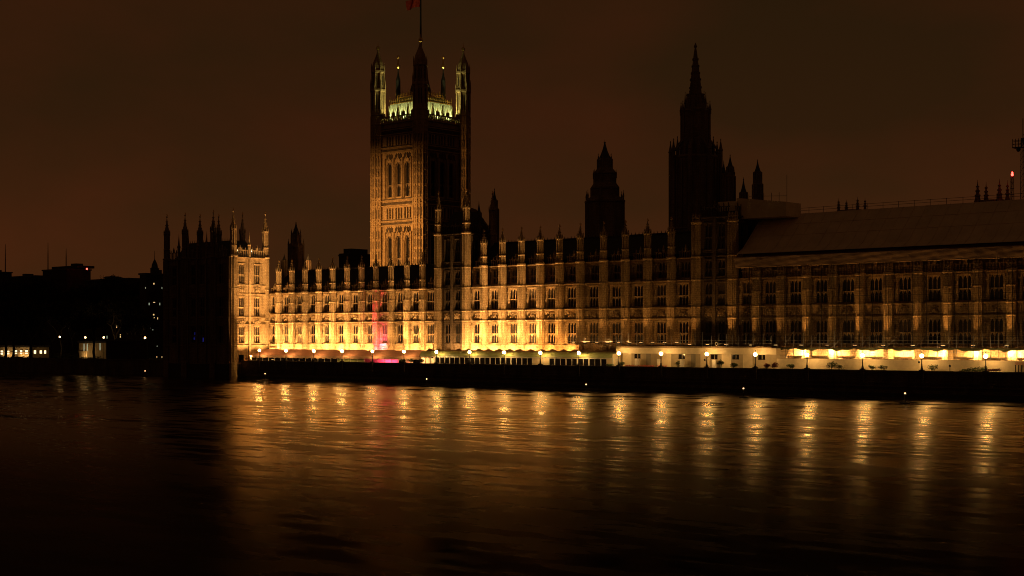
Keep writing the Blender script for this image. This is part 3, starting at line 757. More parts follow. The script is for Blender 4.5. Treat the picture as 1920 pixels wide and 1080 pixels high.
M['leadroof'] = mat('lead_roof', (.24, .26, .20), .55, .3, .7, 0, 3)
for k in range(22):
    u = 2.6 + (VW - 5.2) * k / 21
    mb.tube((VX0 + u, VY0 + 2.0, 87.7), (VX0 + u * .92 + VW * .04, VY0 + 2.95, 94.2), .11, n=4); mb.tube((VX1 - 2.0, VY0 + u, 87.7), (VX1 - 2.95, VY0 + u * .92 + VW * .04, 94.2), .11, n=4)
rf = mb.build('roof', M['leadroof'], vt)
mb = MB()
for a, z in ((3.0, 94.2), (4.5, 96.4)):
    for p, q in (((VX0 + a, VY0 + a), (VX1 - a, VY0 + a)), ((VX1 - a, VY0 + a), (VX1 - a, VY1 - a))):
        mb.tube((*p, z + .1), (*q, z + .1), .2, n=4); mb.tube((*p, z + .9), (*q, z + .9), .08, n=4)
        for k in range(17):
            f = k / 16; mb.lathe(p[0] + (q[0] - p[0]) * f, p[1] + (q[1] - p[1]) * f, [(.1, z), (.1, z + 1), (.2, z + 1.15), (.02, z + 1.8 + (1.1 if k % 4 == 0 else 0))], 4)
mb.build('roof_cresting', M['gold'], rf)
for x, y in ((VX0 + 5, VY0 + 5), (VX1 - 5, VY0 + 5), (VX1 - 5, VY1 - 5), (VX0 + 5, VY1 - 5)):
    q = MB(); q.lathe(x, y, [(.9, 96.5), (.8, 103), (.5, 104), (.22, 105.5), (.2, 107)], 6); o = q.build('pinnacle', M['iron'], vt)
    q = MB(); q.lathe(x, y, [(.2, 107), (.65, 107.5), (.65, 108.2), (.3, 108.5), (.25, 110.5), (.5, 110.8), (.05, 111.8)], 8); q.build('finial', M['gold'], o)
cx, cyy = (VX0 + VX1) / 2, (VY0 + VY1) / 2
mb = MB(); mb.lathe(cx, cyy, [(3.9, 95.5), (3.7, 99.5), (3.0, 102), (2.3, 105.5), (2.5, 105.9), (2.4, 107.4), (1.6, 109.2), (.8, 111.4), (.45, 113.5), (.38, 117), (.3, 126), (.24, 139)], 10); mb.build('flagpole', M['iron'], vt)
mb = MB(); mb.lathe(cx, cyy, [(.4, 116.6), (.75, 117), (.75, 117.5), (.4, 117.9)], 10); mb.build('pole_collar', M['gold'], vt)
GREEN = (1, .93, .34)
for k in range(3):
    u = 5.2 + (VW - 10.4) * k / 2
    for x, y, aim in ((VX0 + u, VY0 + 1.15, (VX0 + u, VY0 + 3.0, 93.5)), (VX1 - 1.15, VY0 + u, (VX1 - 3.0, VY0 + u, 93.5))):
        floodlight(vt, x, y, 88.2, aim, 5200, GREEN, 'greenlens', size=150)
for x, y, tx, ty in ((VX0 + 3.6, VY0 + 2.6, VX0 + 1.6, VY0 + .8), (VX1 - 2.6, VY1 - 3.6, VX1 - 1.0, VY1 - 1.4)):
    floodlight(vt, x, y, 88.6, (tx, ty, 103), 1200, GREEN, 'greenlens', size=50)
# flag hanging from the pole, mostly above the frame
mb = MB(); vs = []; fs = []
n, m_ = 16, 10
for i in range(n):
    for j in range(m_):
        u, v = i / (n - 1), j / (m_ - 1)
        xx = -4.6 * u; dz = -1.4 * u - 1.0 * u * u
        vs.append((cx - .3 + xx * CA, cyy - .2 + xx * CB + .5 * math.sin(u * 9 + v * 2), 133.0 + dz - 4.2 * (1 - v) * (1 - .25 * u) + .2 * math.sin(u * 7)))
for i in range(n - 1):
    for j in range(m_ - 1): fs.append((i * m_ + j, i * m_ + j + 1, (i + 1) * m_ + j + 1, (i + 1) * m_ + j))
mb.add(vs, fs); fl = mb.build('flag', M['flag'])
sol = fl.modifiers.new('solid', 'SOLIDIFY'); sol.thickness = .04
tag(fl, 'red flag flying from the pole on the tallest tower', 'flag')

# ------------------------------------------------------------------ spires and lanterns behind the front
def pinnacle_ring(root, x, y, n, r, z0, z1, z2, w, m='dimstone', rot=0):
    for k in range(n):
        a = rot + 2 * math.pi * k / n
        mb = MB(); px, py = x + r * math.cos(a), y + r * math.sin(a)
        mb.lathe(px, py, [(w, z0), (w, z1), (w * 1.25, z1 + .2), (w * .9, z1 + .6), (w * .15, z2 - .5), (w * .4, z2 - .4), (.03, z2)], 8)
        mb.build('pinnacle', M[m], root)
# central octagonal tower and spire
Yc = 51.0; xs, ts = at(1304, Yc)
S = FPX / ts
Z = lambda py: zz(py, ts)
st = thing('central_spire_tower', 'tallest dark stone spire on an octagonal lantern tower', 'tower', (xs, Yc, TZ))
r1 = 47 / S; r2 = 26 / S; r3 = 11.5 / S
mb = MB(); mb.lathe(xs, Yc, [(r1 * 1.03, TZ), (r1 * 1.03, Z(432)), (r1 * 1.08, Z(431)), (r1, Z(428)), (r1 * .97, Z(300)), (r1 * 1.0, Z(297)), (r1 * .9, Z(293))], 8)
for k in range(8):
    a = math.pi / 8 + k * math.pi / 4; mb.box(xs + r1 * math.cos(a) - .45, xs + r1 * math.cos(a) + .45, Yc + r1 * math.sin(a) - .45, Yc + r1 * math.sin(a) + .45, TZ, Z(293))
    a2 = k * math.pi / 4; rr = r1 * .925
    for off in (-1.5, 0, 1.5):
        px, py = xs + rr * math.cos(a2) - off * math.sin(a2), Yc + rr * math.sin(a2) + off * math.cos(a2)
        mb.box(px - .18, px + .18, py - .18, py + .18, Z(425), Z(300))
mb.build('base_stage', M['dimstone'], st)
mb = MB(); mb.lathe(xs, Yc, [(r2 * 1.05, Z(293)), (r2, Z(285)), (r2, Z(212)), (r2 * 1.06, Z(209)), (r2 * .8, Z(203)), (r2 * .66, Z(180)), (r2 * .7, Z(177))], 8)
for k in range(8):
    a = math.pi / 8 + k * math.pi / 4
    mb.box(xs + r2 * math.cos(a) - .3, xs + r2 * math.cos(a) + .3, Yc + r2 * math.sin(a) - .3, Yc + r2 * math.sin(a) + .3, Z(293), Z(208))
    mb.tube((xs + r1 * .93 * math.cos(a), Yc + r1 * .93 * math.sin(a), Z(285)), (xs + r2 * math.cos(a), Yc + r2 * math.sin(a), Z(262)), .3, n=4)
mb.build('lantern_stage', M['dimstone'], st)
mb = MB(); mb.lathe(xs, Yc, [(r3 * 1.05, Z(178)), (r3 * .82, Z(150)), (r3 * .8, Z(149)), (r3 * .55, Z(125)), (r3 * .28, Z(100)), (r3 * .14, Z(90)), (r3 * .3, Z(88)), (.05, Z(80))], 8)
for k in range(8):
    a = math.pi / 8 + k * math.pi / 4
    for py, f in ((165, .94), (150, .84), (138, .68), (125, .56), (112, .42)): mb.box(xs + r3 * f * math.cos(a) - .12, xs + r3 * f * math.cos(a) + .12, Yc + r3 * f * math.sin(a) - .12, Yc + r3 * f * math.sin(a) + .12, Z(py) - .2, Z(py) + .35)
mb.build('spire', M['dimstone'], st)
pinnacle_ring(st, xs, Yc, 8, r1 * 1.02, Z(300), Z(285), Z(262), .5, rot=math.pi / 8)
pinnacle_ring(st, xs, Yc, 8, r1 * .72, Z(300), Z(278), Z(255), .4, rot=0)
pinnacle_ring(st, xs, Yc, 8, r2 * 1.06, Z(215), Z(208), Z(190), .35, rot=math.pi / 8)
pinnacle_ring(st, xs, Yc, 8, r2 * .75, Z(205), Z(195), Z(172), .25, rot=0)

def lantern_tower(name, label, px, Y, stages, spire_tip, pins=(), m='dimstone', n=8, cat='tower'):
    """stages: (half width px, y bottom, y top); pins: (ring px, y base, y shoulder, y tip, half width px, count)"""
    x, t = at(px, Y); s = FPX / t
    root = thing(name, label, cat, (x, Y, TZ))
    mb = MB(); prof = []
    for hw, yb, ytp in stages:
        hw = hw / s * 1.05
        prof += [(hw, zz(yb, t) + (.38 * (zz(ytp, t) - zz(yb, t))) if prof else TZ), (hw, zz(ytp, t) - .5), (hw * 1.08, zz(ytp, t) - .4), (hw * 1.08, zz(ytp, t))]
    mb.lathe(x, Y, prof, n)
    for hw, yb, ytp in stages:
        for k in range(n):
            a = math.pi / n + 2 * math.pi * k / n; r = hw / s * 1.05
            mb.box(x + r * math.cos(a) - .2, x + r * math.cos(a) + .2, Y + r * math.sin(a) - .2, Y + r * math.sin(a) + .2, zz(yb, t), zz(ytp, t) - .1)
    mb.build('shaft', M[m], root)
    hw, _, yt = stages[-1]; hw = hw / s; z0 = zz(yt, t); z1 = zz(spire_tip, t); H = z1 - z0
    mb = MB(); mb.lathe(x, Y, [(hw * .95, z0), (hw * .66, z0 + H * .2), (hw * .38, z0 + H * .45), (hw * .18, z0 + H * .7), (hw * .1, z0 + H * .8), (hw * .2, z0 + H * .84), (.05, z0 + H * .9), (.03, z1)], n)
    mb.build('spire', M['slate'], root)
    for ring, yb, ys, ytip, w, cnt in pins: pinnacle_ring(root, x, Y, cnt, ring / s, zz(yb, t), zz(ys, t), zz(ytip, t), w / s, m, rot=math.pi / cnt)
    return root
lantern_tower('lantern_tower', 'broad dark lantern tower with stepped top left of the tall spire', 1134, 40,
              [(35, 460, 377), (25, 377, 352), (19.5, 352, 324), (13, 324, 298)], 262, [(36, 378, 370, 357, 1.6, 8), (22, 335, 328, 318, 1.4, 8), (13, 304, 300, 288, 1.1, 8)])
lantern_tower('lantern_tower', 'dark lantern tower standing beyond the floodlit pavilion roof', 555, 66,
              [(14, 520, 462), (8.5, 462, 440)], 414, [(15, 465, 460, 448, 1.2, 8), (9, 442, 438, 430, .9, 8)])
for px, tip, lb in ((533, 476, 'small dark turret left of the lantern tower beyond the pavilion'), (578, 476, 'small dark turret right of the lantern tower beyond the pavilion')):
    lantern_tower('roof_turret', lb, px, 50, [(4.5, 520, 488)], tip)
lantern_tower('roof_turret', 'slim dark turret standing right of the great square tower', 927, 60, [(7.5, 470, 392), (5, 392, 375)], 352)
lantern_tower('roof_turret', 'short dark turret close beside the great square tower', 898, 66, [(8, 480, 410), (4, 410, 398)], 376)
lantern_tower('roof_turret', 'dark turret just right of the tall spire tower', 1369, 44, [(8.5, 420, 330), (5.5, 330, 312)], 288, [(8.5, 332, 328, 318, .9, 8)])
lantern_tower('roof_turret', 'thin turret tucked against the tall spire tower', 1357, 52, [(5, 420, 325)], 300)
lantern_tower('roof_turret', 'small turret between the spire tower and the pale site hut', 1394, 44, [(6, 420, 360)], 332)
lantern_tower('roof_turret', 'tall dark turret rising from behind the pale site hut', 1420.5, 44, [(8.5, 400, 345), (6.5, 345, 322)], 298)
def pinnacle_tower(label, pxs, Y):
    cxp = sum(p for p, _, _, _ in pxs) / len(pxs); x0, t = at(cxp, Y); s = FPX / t
    root = thing('pinnacled_turret', label, 'tower', (x0, Y, TZ))
    hw = (max(p[0] for p in pxs) - min(p[0] for p in pxs)) / 2 / s * .85
    mb = MB(); zb = zz(max(p[2] for p in pxs), t); mb.lathe(x0, Y, [(hw * 1.2, TZ), (hw * 1.2, zb + .2)], 8); mb.build('shaft', M['dimstone'], root)
    for p, yt, yb, wpx in pxs:
        x, tt = at(p, Y + (2 if yt > 345 else -2)); ss = FPX / tt; wv = wpx / ss
        mb = MB(); z0, z1 = zz(yb, tt), zz(yt, tt); H = z1 - z0
        yy = Y + (2 if yt > 345 else -2)
        mb.lathe(x, yy, [(wv * 1.3, z0 - 6), (wv * 1.3, z0), (wv, z0 + H * .12), (wv * .62, z0 + H * .4), (wv * .34, z0 + H * .65), (wv * .1, z0 + H * .9), (.03, z1)], 8)
        for q in range(8):
            a = q * math.pi / 4
            for f, rr in ((.25, .9), (.45, .62), (.65, .42)): mb.box(x + wv * rr * math.cos(a) - .1, x + wv * rr * math.cos(a) + .1, yy + wv * rr * math.sin(a) - .1, yy + wv * rr * math.sin(a) + .1, z0 + H * f, z0 + H * f + .3)
        mb.build('pinnacle', M['dimstone'], root)
pinnacle_tower('cluster of four small pinnacles showing above the middle of the scaffold roof', [(1572.5, 372, 396, 2.6), (1587, 375, 396, 2.8), (1608, 369, 394, 2.8), (1622, 371, 393, 2.4)], 34)
pinnacle_tower('cluster of four tall pinnacles above the scaffold roof near the crane', [(1833, 337, 378, 5), (1849, 341, 377, 4), (1874, 335, 376, 5), (1889, 338, 374, 3.6)], 30)
for px, yt, hw, Y, lb in ((645, 466, 12.5, 175, 'dark flat topped office block beyond the left wing roof'),):
    x, t = at(px, Y); s = FPX / t
    rt = thing('office_block', lb, 'building', (x, Y, TZ)); W = hw / s * 1.15
    mb = MB(); mb.box(x - W, x + W, Y, Y + 16, TZ, zz(475, t)); mb.build('wall', M['dark'], rt)
    mb = MB(); mb.box(x - W * .75, x + W * .75, Y + 2, Y + 12, zz(475, t) + .01, zz(yt, t)); mb.box(x - W * 1.05, x + W * 1.05, Y - .4, Y + 16.4, zz(480, t), zz(478, t)); mb.build('roof_plant', M['dark'], rt)
# steep roofs of the inner courts between the towers
ir = thing('court_range', 'dark gabled roofs between the great tower and the slim turret', 'building', (-352, 70, TZ))
mb = MB()
xa, ta = at(868, 62); xb, tb = at(917, 66)
mb.add([(xa, 62, TZ), (xb, 62, TZ), (xb, 62, zz(425, tb)), (xa + 2, 62, zz(392, ta)), (xa, 62, zz(388, ta)), (xa, 66, TZ), (xb, 66, TZ), (xb, 66, zz(425, tb)), (xa + 2, 66, zz(392, ta)), (xa, 66, zz(388, ta))],
       [(0, 1, 2, 3, 4), (9, 8, 7, 6, 5), (0, 5, 6, 1), (1, 6, 7, 2), (2, 7, 8, 3), (3, 8, 9, 4), (4, 9, 5, 0)]); mb.build('wall', M['dimstone'], ir)
mb = MB()
for k in range(7):
    x = xa + (xb - xa) * (k + .3) / 7; z = zz(390 + k * 4.5, ta); mb.lathe(x, 61.8, [(.4, z - 3), (.4, z), (.05, z + 2.6)], 6)
mb.build('pinnacle_row', M['dimstone'], ir)

# ------------------------------------------------------------------ scaffold roof over the right wing
SX0 = at(1378, -2.2)[0]; SX1 = XEND
sr = thing('scaffold_roof', 'huge temporary sheeted roof on scaffolding over the right wing', 'scaffold', ((SX0 + SX1) / 2, 4, 25))
def wavy_sheet(name, m, x0, x1, pts, n=90, amp=.12, seed=1, zdip=0.0, m_v=10):
    """sheeting swept along x through the (y,z) profile, rumpled"""
    rnd = random.Random(seed); ph = [rnd.uniform(0, 6.3) for _ in range(12)]
    mb = MB(); vs = []; fs = []; prof = []
    for (a, b) in zip(pts[:-1], pts[1:]):
        for k in range(m_v): prof.append((a[0] + (b[0] - a[0]) * k / m_v, a[1] + (b[1] - a[1]) * k / m_v))
    prof.append(pts[-1]); q = len(prof)
    for i in range(n):
        u = i / (n - 1); x = x0 + (x1 - x0) * u
        for j, (y, z) in enumerate(prof):
            v = j / (q - 1)
            d = amp * (math.sin(x * 1.7 + v * 7 + ph[0]) * .5 + math.sin(x * .6 - v * 11 + ph[1]) * .6 + math.sin(x * 3.1 + v * 4 + ph[2]) * .3)
            dz = zdip * (math.sin(x * .9 + ph[3]) * .6 + math.sin(x * 2.3 + ph[4]) * .4) * (1 - v)
            vs.append((x, y + d, z + dz))
    for i in range(n - 1):
        for j in range(q - 1): fs.append((i * q + j, (i + 1) * q + j, (i + 1) * q + j + 1, i * q + j + 1))
    mb.add(vs, fs); return mb.mesh(name, m)
ZE = 27.3
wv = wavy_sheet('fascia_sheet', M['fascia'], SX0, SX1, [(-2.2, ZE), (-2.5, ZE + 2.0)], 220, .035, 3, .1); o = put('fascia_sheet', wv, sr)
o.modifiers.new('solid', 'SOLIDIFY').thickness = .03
YR, ZR = 9.0, at(1400, 9.0)[1]
ZR = zz(407, ZR)
wv = wavy_sheet('roof_sheet', M['sheet'], SX0 - .3, SX1, [(-1.2, ZE + 2.9), (1.2, ZE + 4.2), (YR, ZR)], 160, .05, 5); o = put('roof_sheet', wv, sr)
o.modifiers.new('solid', 'SOLIDIFY').thickness = .04
mb = MB(); mb.box(SX0, SX1, -1.9, -1.0, ZE + 2.05, ZE + 2.15); mb.box(SX0, SX1, 1.0, 1.2, ZE - 2.1, ZE + 2.9); mb.box(SX0, SX1, -2.1, 1.0, ZE - .1, ZE - .02); mb.build('walkway', M['plank'], sr)
mb = MB()                                                     # gable end and back slope
mb.add([(SX0, -1.2, ZE + 2.9), (SX0, 1.2, ZE + 4.2), (SX0, YR, ZR - .1), (SX0, YR + 11, ZE + 2), (SX0, YR + 11, ZE - 2), (SX0, 1.2, ZE - 2)], [(0, 1, 2, 3, 4, 5)])
mb.quad((SX0, YR, ZR - .1), (SX1, YR, ZR - .1), (SX1, YR + 11, ZE + 2), (SX0, YR + 11, ZE + 2)); mb.build('gable_sheet', M['sheet'], sr)
mb = MB(); rnd = random.Random(9)
for k in range(34):
    x = SX0 + .4 + (SX1 - SX0 - .8) * k / 33
    mb.tube((x, -1.25, ZE + 2.98), (x, 1.2, ZE + 4.28), .05, n=4); mb.tube((x, 1.2, ZE + 4.28), (x + .1, YR, ZR + .06), .05, n=4)
for f in (.34, .68): mb.tube((SX0, 1.2 + (YR - 1.2) * f, ZE + 4.26 + (ZR - ZE - 4.2) * f), (SX1, 1.2 + (YR - 1.2) * f, ZE + 4.26 + (ZR - ZE - 4.2) * f), .05, n=4)
mb.build('batten', M['sheet'], sr)
mb = MB(); nst = 24
for k in range(nst + 1):
    x = SX0 + 1 + (SX1 - SX0 - 1) * k / nst; mb.tube((x, YR, ZR - .1), (x, YR, ZR + 1.25), .05, n=4)
for h in (.62, 1.15): mb.tube((SX0 + 1, YR, ZR + h), (SX1, YR, ZR + h), .045, n=4)
mb.build('guard_rail', M['iron'], sr)
mb = MB()
for k in range(30):
    x = SX0 + .6 + (SX1 - SX0 - 1) * k / 29
    mb.tube((x, -1.9, 10), (x, -1.9, ZE), .05, n=4)
for z in (12.3, 20.6, 25.6): mb.tube((SX0, -1.95, z), (SX1, -1.95, z), .045, n=4)
mb.build('scaffold_tube', M['iron'], sr)
# pale site hut on the roof behind
hx0, th = at(1397, 3); hx1, th1 = at(1474, 3)
hut = thing('site_hut', 'pale sheeted site hut perched on the roof by the spire', 'hut', ((hx0 + hx1) / 2, 6, 38))
hzt = zz(370, th); hzb = zz(410, th)
mb = MB(); x380, t380 = at(1381, 3)
mb.add([(x380, 3, hzb), (hx1, 3, hzb), (hx1, 3, hzt - 1.6), (x380, 3, hzt), (x380, 9, hzb), (hx1, 9, hzb), (hx1, 9, hzt - 1.6), (x380, 9, hzt)],
       [(0, 1, 2, 3), (7, 6, 5, 4), (0, 3, 7, 4), (1, 5, 6, 2), (3, 2, 6, 7), (0, 4, 5, 1)]); mb.build('wall_sheet', M['sheetpale'], hut)
xa, ta = at(1346, 2)
mb = MB(); mb.box(xa, x380 + .4, 2, 8, zz(397, ta), zz(379, ta)); mb.build('side_bay', M['sheetpale'], hut)
mb = MB()
for k in range(6):
    x = x380 + 3 + (hx1 - x380 - 3) * k / 5; mb.tube((x, 3.3, hzt - 1.6), (x, 3.3, hzt + .6 + (3.6 if k == 5 else 0)), .05, n=4)
mb.tube((x380 + 3, 3.3, hzt + .2), (hx1, 3.3, hzt - .3), .05, n=4); mb.build('guard_rail', M['iron'], hut)
# red beacon mast and crane at the right edge
bx, tb = at(1898, 26)
be = thing('beacon_mast', 'slim mast with a glowing red light above the scaffold roof', 'mast', (bx, 26, 30))
mb = MB(); zt = zz(330, tb)
for a in range(4):
    dx, dy = (.3, -.3)[a % 2], (.3, -.3)[a // 2]; mb.tube((bx + dx, 26 + dy, 28), (bx + dx * .7, 26 + dy * .7, zt), .06, n=4)
for k in range(12):
    z = 30 + (zt - 30) * k / 12; mb.box(bx - .3, bx + .3, 25.7, 26.3, z, z + .07); mb.tube((bx - .3, 25.7, z), (bx + .3, 25.7, z + (zt - 30) / 12), .04, n=3)
mb.build('lattice', M['iron'], be)
mb = MB(); mb.lathe(bx, 26, [(.1, zt), (.24, zt + .1), (.24, zt + .45), (.12, zt + .55), (.16, zt + .65), (.16, zt + .8), (.05, zt + .9)], 10); mb.build('beacon_light', M['redlight'], be)
kx, tk = at(1918, 24); sk = FPX / tk
ck = thing('site_crane', 'dark crane mast with a caged platform at the right edge', 'crane', (kx, 24, 28))
mb = MB(); zt = zz(222, tk)
for a in range(4):
    dx, dy = (.45, -.45)[a % 2], (.45, -.45)[a // 2]; mb.tube((kx + dx, 24 + dy, 26), (kx + dx * (.6), 24 + dy * .6, zt - 4), .07, n=4)
for k in range(22):
    z = 27 + (zt - 31) * k / 22; mb.tube((kx - .42, 23.58, z), (kx + .42, 23.58, z + 1.2), .04, n=3); mb.tube((kx + .42, 23.58, z), (kx + .42, 24.42, z + 1.2), .04, n=3)
mb.tube((kx, 24, zt - 5), (kx, 24, zt), .08, n=4); mb.build('mast', M['iron'], ck)
mb = MB(); pz = zz(277, tk); px0 = at(1901, 24)[0]
mb.box(px0, kx, 23.3, 24.7, pz, pz + .2); mb.lathe(kx - .8, 23.6, [(.2, pz - .8), (.45, pz - .4), (.3, pz)], 6)
for k in range(4):
    x = px0 + (kx - px0) * k / 3
    for y in (23.3, 24.7): mb.tube((x, y, pz), (x, y, pz + 1.9), .06, n=4)
for h in (.8, 1.5):
    for y in (23.3, 24.7): mb.tube((px0, y, pz + h), (kx, y, pz + h), .05, n=4)
    mb.tube((px0, 23.3, pz + h), (px0, 24.7, pz + h), .05, n=4)
mb.tube((kx, 24, pz + 2.6), (kx + 14, 24, pz + 5), .1, n=4); mb.tube((kx, 24, pz + .8), (kx + 14, 24, pz + 3.4), .1, n=4)
for k in range(10): mb.tube((kx + k * 1.4, 24, pz + .8 + k * .26), (kx + k * 1.4 + .7, 24, pz + 2.7 + k * .25), .05, n=4)
mb.build('platform', M['iron'], ck)

# ------------------------------------------------------------------ terrace: marquees, cabin, hoarding
# pink marquee
mx0, mx1 = at(470, -8.6)[0], at(790, -8.6)[0]
pk = thing('marquee', 'pink canvas marquee with glazed front along the terrace', 'marquee', ((mx0 + mx1) / 2, -6.2, TZ))
ME, MT = 6.95, 9.05
secs = 6; W = (mx1 - mx0) / secs
for k in range(secs):
    a, b = mx0 + k * W, mx0 + (k + 1) * W
    mb = MB()
    yf, yb = -8.8, -3.6; n = 20
    # swooping hipped bay
    vs = []; fs = []
    for i in range(n + 1):
        u = i / n; x = a + (b - a) * u
        hip = 1 - .13 * max(0, 1 - 5 * min(u, 1 - u)); hip *= min(1, (x - mx0) / 3.2 + .25, (mx1 - x) / 3.2 + .25)
        for j in range(7):
            v = j / 6; y = yf + (yb - yf) * v * .62
            z = ME + .25 + (MT - ME - .35) * hip * (v ** 1.05)
            vs.append((x, y, z))
        vs.append((x, yb, ME + .3))
    for i in range(n):
        for j in range(7): fs.append((i * 8 + j, (i + 1) * 8 + j, (i + 1) * 8 + j + 1, i * 8 + j + 1))
    mb.add(vs, fs); mb.build('roof_bay', M['pink'], pk)
    vb = MB()
    for q in range(10):
        x0_, x1_ = a + (b - a) * q / 10, a + (b - a) * (q + 1) / 10
        vb.box(x0_, x1_, yf - .05, yf, ME - .35 - (.12 if q % 2 else 0), ME + .26)
    vb.build('valance', M['pinkpale'], pk)
nb = 26
mb = MB()
for k in range(nb + 1):
    x = mx0 + .3 + (mx1 - mx0 - .6) * k / nb; mb.box(x - .09, x + .09, -8.72, -8.6, TZ, ME - .1)
mb.box(mx0 + .3, mx1 - .3, -8.74, -8.62, ME - .22, ME - .05); mb.build('post', M['white'], pk)
gm = MB(); gw_ = (mx1 - mx0 - .6) / nb
gm.box(-gw_ / 2 + .1, gw_ / 2 - .1, -.01, .01, 0, ME - TZ - .25); gmesh = gm.mesh('window', M['glass'])
wallm = MB(); wallm.box(-gw_ / 2 + .1, gw_ / 2 - .1, -.02, .02, 0, ME - TZ - .25); cmesh = wallm.mesh('wall_panel', M['green'])
for k in range(nb):
    x = mx0 + .3 + gw_ * (k + .5)
    if k in (14, 15, 16, 17): put('wall_panel', cmesh, pk, (x, -8.66, TZ + .02))
    elif k in (18, 19, 20, 21, 22, 24): continue
    else: put('window', gmesh, pk, (x, -8.66, TZ + .02))
mb = MB(); mb.box(mx0 + .3, mx1 - .3, -3.9, -3.8, TZ, ME); mb.box(mx0 + .2, mx0 + .3, -8.6, -3.9, TZ, ME); mb.build('back_wall', M['pinkpale'], pk)
xp = at(714, -7)[0]
lamp('party_light', 'AREA', pk, (xp, -6.2, 6.7), 900, (1, .06, .22), (xp, -5, TZ), shape='RECTANGLE', size=5, size_y=1.5)
lamp('party_light', 'AREA', pk, (at(773, -7)[0], -6.6, 6.7), 500, (1, .65, .25), (at(773, -7)[0], -4, 5.5), shape='RECTANGLE', size=3, size_y=1)
lamp('party_light', 'AREA', pk, (mx0 + 3, -6.6, 6.7), 160, (1, .6, .25), (mx0 + 3, -4, 5.5), shape='RECTANGLE', size=3, size_y=1)
# green marquee
gx0, gx1 = at(789, -8.6)[0], at(1149, -8.6)[0]
gk = thing('marquee', 'green barrel roofed marquee with white glazed front', 'marquee', ((gx0 + gx1) / 2, -6.2, TZ))
nb = 18; W = (gx1 - gx0) / nb; GE, GT = 7.55, 8.75
for k in range(nb):
    a, b = gx0 + k * W, gx0 + (k + 1) * W
    mb = MB(); vs = []; fs = []; n = 9
    for i in range(2):
        for j in range(n):
            th_ = j / (n - 1) * math.pi / 2
            vs.append((a + .02 if i == 0 else b - .02, -8.9 + (1 - math.cos(th_)) * 1.9, GE + math.sin(th_) * (GT - GE)))
    for j in range(n - 1): fs.append((j, n + j, n + j + 1, j + 1))
    mb.add(vs, fs)
    mb.tube((a, -8.9, GE), (a, -8.35, GE + 1.0), .07, n=4); mb.tube((a, -8.35, GE + 1.0), (a, -7.0, GT + .03), .07, n=4)
    mb.build('barrel_bay', M['green'], gk)
    mb = MB(); m_ = 6; vs = []; fs = []
    for i in range(m_ + 1):
        u = i / m_; x = a + W * u; peak = (abs(2 * u - 1)) ** 1.6
        vs += [(x, -7.0, GT - .02), (x, -5.4, GT + .22 + .5 * peak), (x, -3.8, GT - .1)]
    for i in range(m_): fs += [(i * 3, i * 3 + 3, i * 3 + 4, i * 3 + 1), (i * 3 + 1, i * 3 + 4, i * 3 + 5, i * 3 + 2)]
    mb.add(vs, fs); mb.build('tent_bay', M['browncanvas'], gk)
mb = MB()
for k in range(nb + 1):
    x = gx0 + W * k; mb.box(x - .16, x + .16, -8.72, -8.5, TZ, GE)
    if k < nb: x += W * .5; mb.box(x - .07, x + .07, -8.68, -8.56, TZ, GE - .25)
mb.box(gx0, gx1, -8.75, -8.52, GE - .28, GE - .02); mb.build('post', M['white'], gk)
gm = MB(); gm.box(-W / 4 + .1, W / 4 - .1, -.01, .01, 0, GE - TZ - .35); gmesh = gm.mesh('window', M['glass'])
wm = MB(); wm.box(-W / 4 + .1, W / 4 - .1, -.02, .02, 0, GE - TZ - .35); cmesh = wm.mesh('wall_panel', M['cream'])
for k in range(nb * 2):
    x = gx0 + W * (k + .5) / 2
    if k in (0, 1, 2): continue
    if k in (22, 23, 24, 35): put('wall_panel', cmesh, gk, (x, -8.62, TZ + .02))
    else: put('window', gmesh, gk, (x, -8.62, TZ + .02))
mb = MB(); mb.box(gx0 + .2, gx1 - .2, -3.9, -3.8, TZ, GT - .2); mb.box(gx1 - .22, gx1 - .12, -8.5, -3.9, TZ, GT - .3); mb.build('back_wall', M['cream'], gk)
lamp('party_light', 'AREA', gk, (gx0 + 3.5, -6.4, 7.4), 700, (1, .75, .3), (gx0 + 3.5, -4, 5.6), shape='RECTANGLE', size=5, size_y=1)
# white cabin
cx0, cx1 = at(1152, -8.4)[0], at(1452, -8.4)[0]
cb_ = thing('site_cabin', 'long flat cream cabin with overhanging fascia on the terrace', 'cabin', ((cx0 + cx1) / 2, -6, TZ))
mb = MB(); mb.box(cx0, cx1, -7.7, -3.2, 8.55, 9.85); mb.build('fascia', M['cream'], cb_)
mb = MB(); mb.box(cx0, cx1, -6.0, -3.4, TZ, 8.545); mb.build('wall', M['creamshade'], cb_)
mb = MB(); mb.box(cx0 - .1, cx1 - 1, -7.85, -3.1, 9.853, 9.98); mb.box(cx0, cx1 - 1, -8.0, -7.86, 9.9, 10.2); mb.build('roof_edge', M['plank'], cb_)
pmb = MB(); pmb.box(-.42, .42, -.3, .3, 0, 2.75); pme = pmb.mesh('pillar', M['white'])
for px in (1158, 1194.5, 1236, 1279, 1340): put('pillar', pme, cb_, (at(px, -7.3)[0], -7.3, TZ))
wmb = MB(); wmb.box(-.95, -.08, -.02, .05, 0, .95); wmb.box(.08, .75, -.02, .05, 0, .95); wmb.box(-1.05, .85, -.01, .045, -.08, 0); wme = wmb.mesh('window', M['glass'])
for px in (1196, 1279, 1340, 1380, 1429): put('window', wme, cb_, (at(px, -6.0)[0], -6.0, 7.5))
dmb = MB(); dmb.box(-.62, .62, -.04, .02, 0, 3.3); dme = dmb.mesh('door', M['greyboard'])
for px in (1216, 1300): put('door', dme, cb_, (at(px, -6.0)[0], -6.01, TZ + .6))
pmb = MB(); pmb.box(-1.2, 1.2, -.03, .02, 0, 3.4); pme = pmb.mesh('wall_panel', M['cream'])
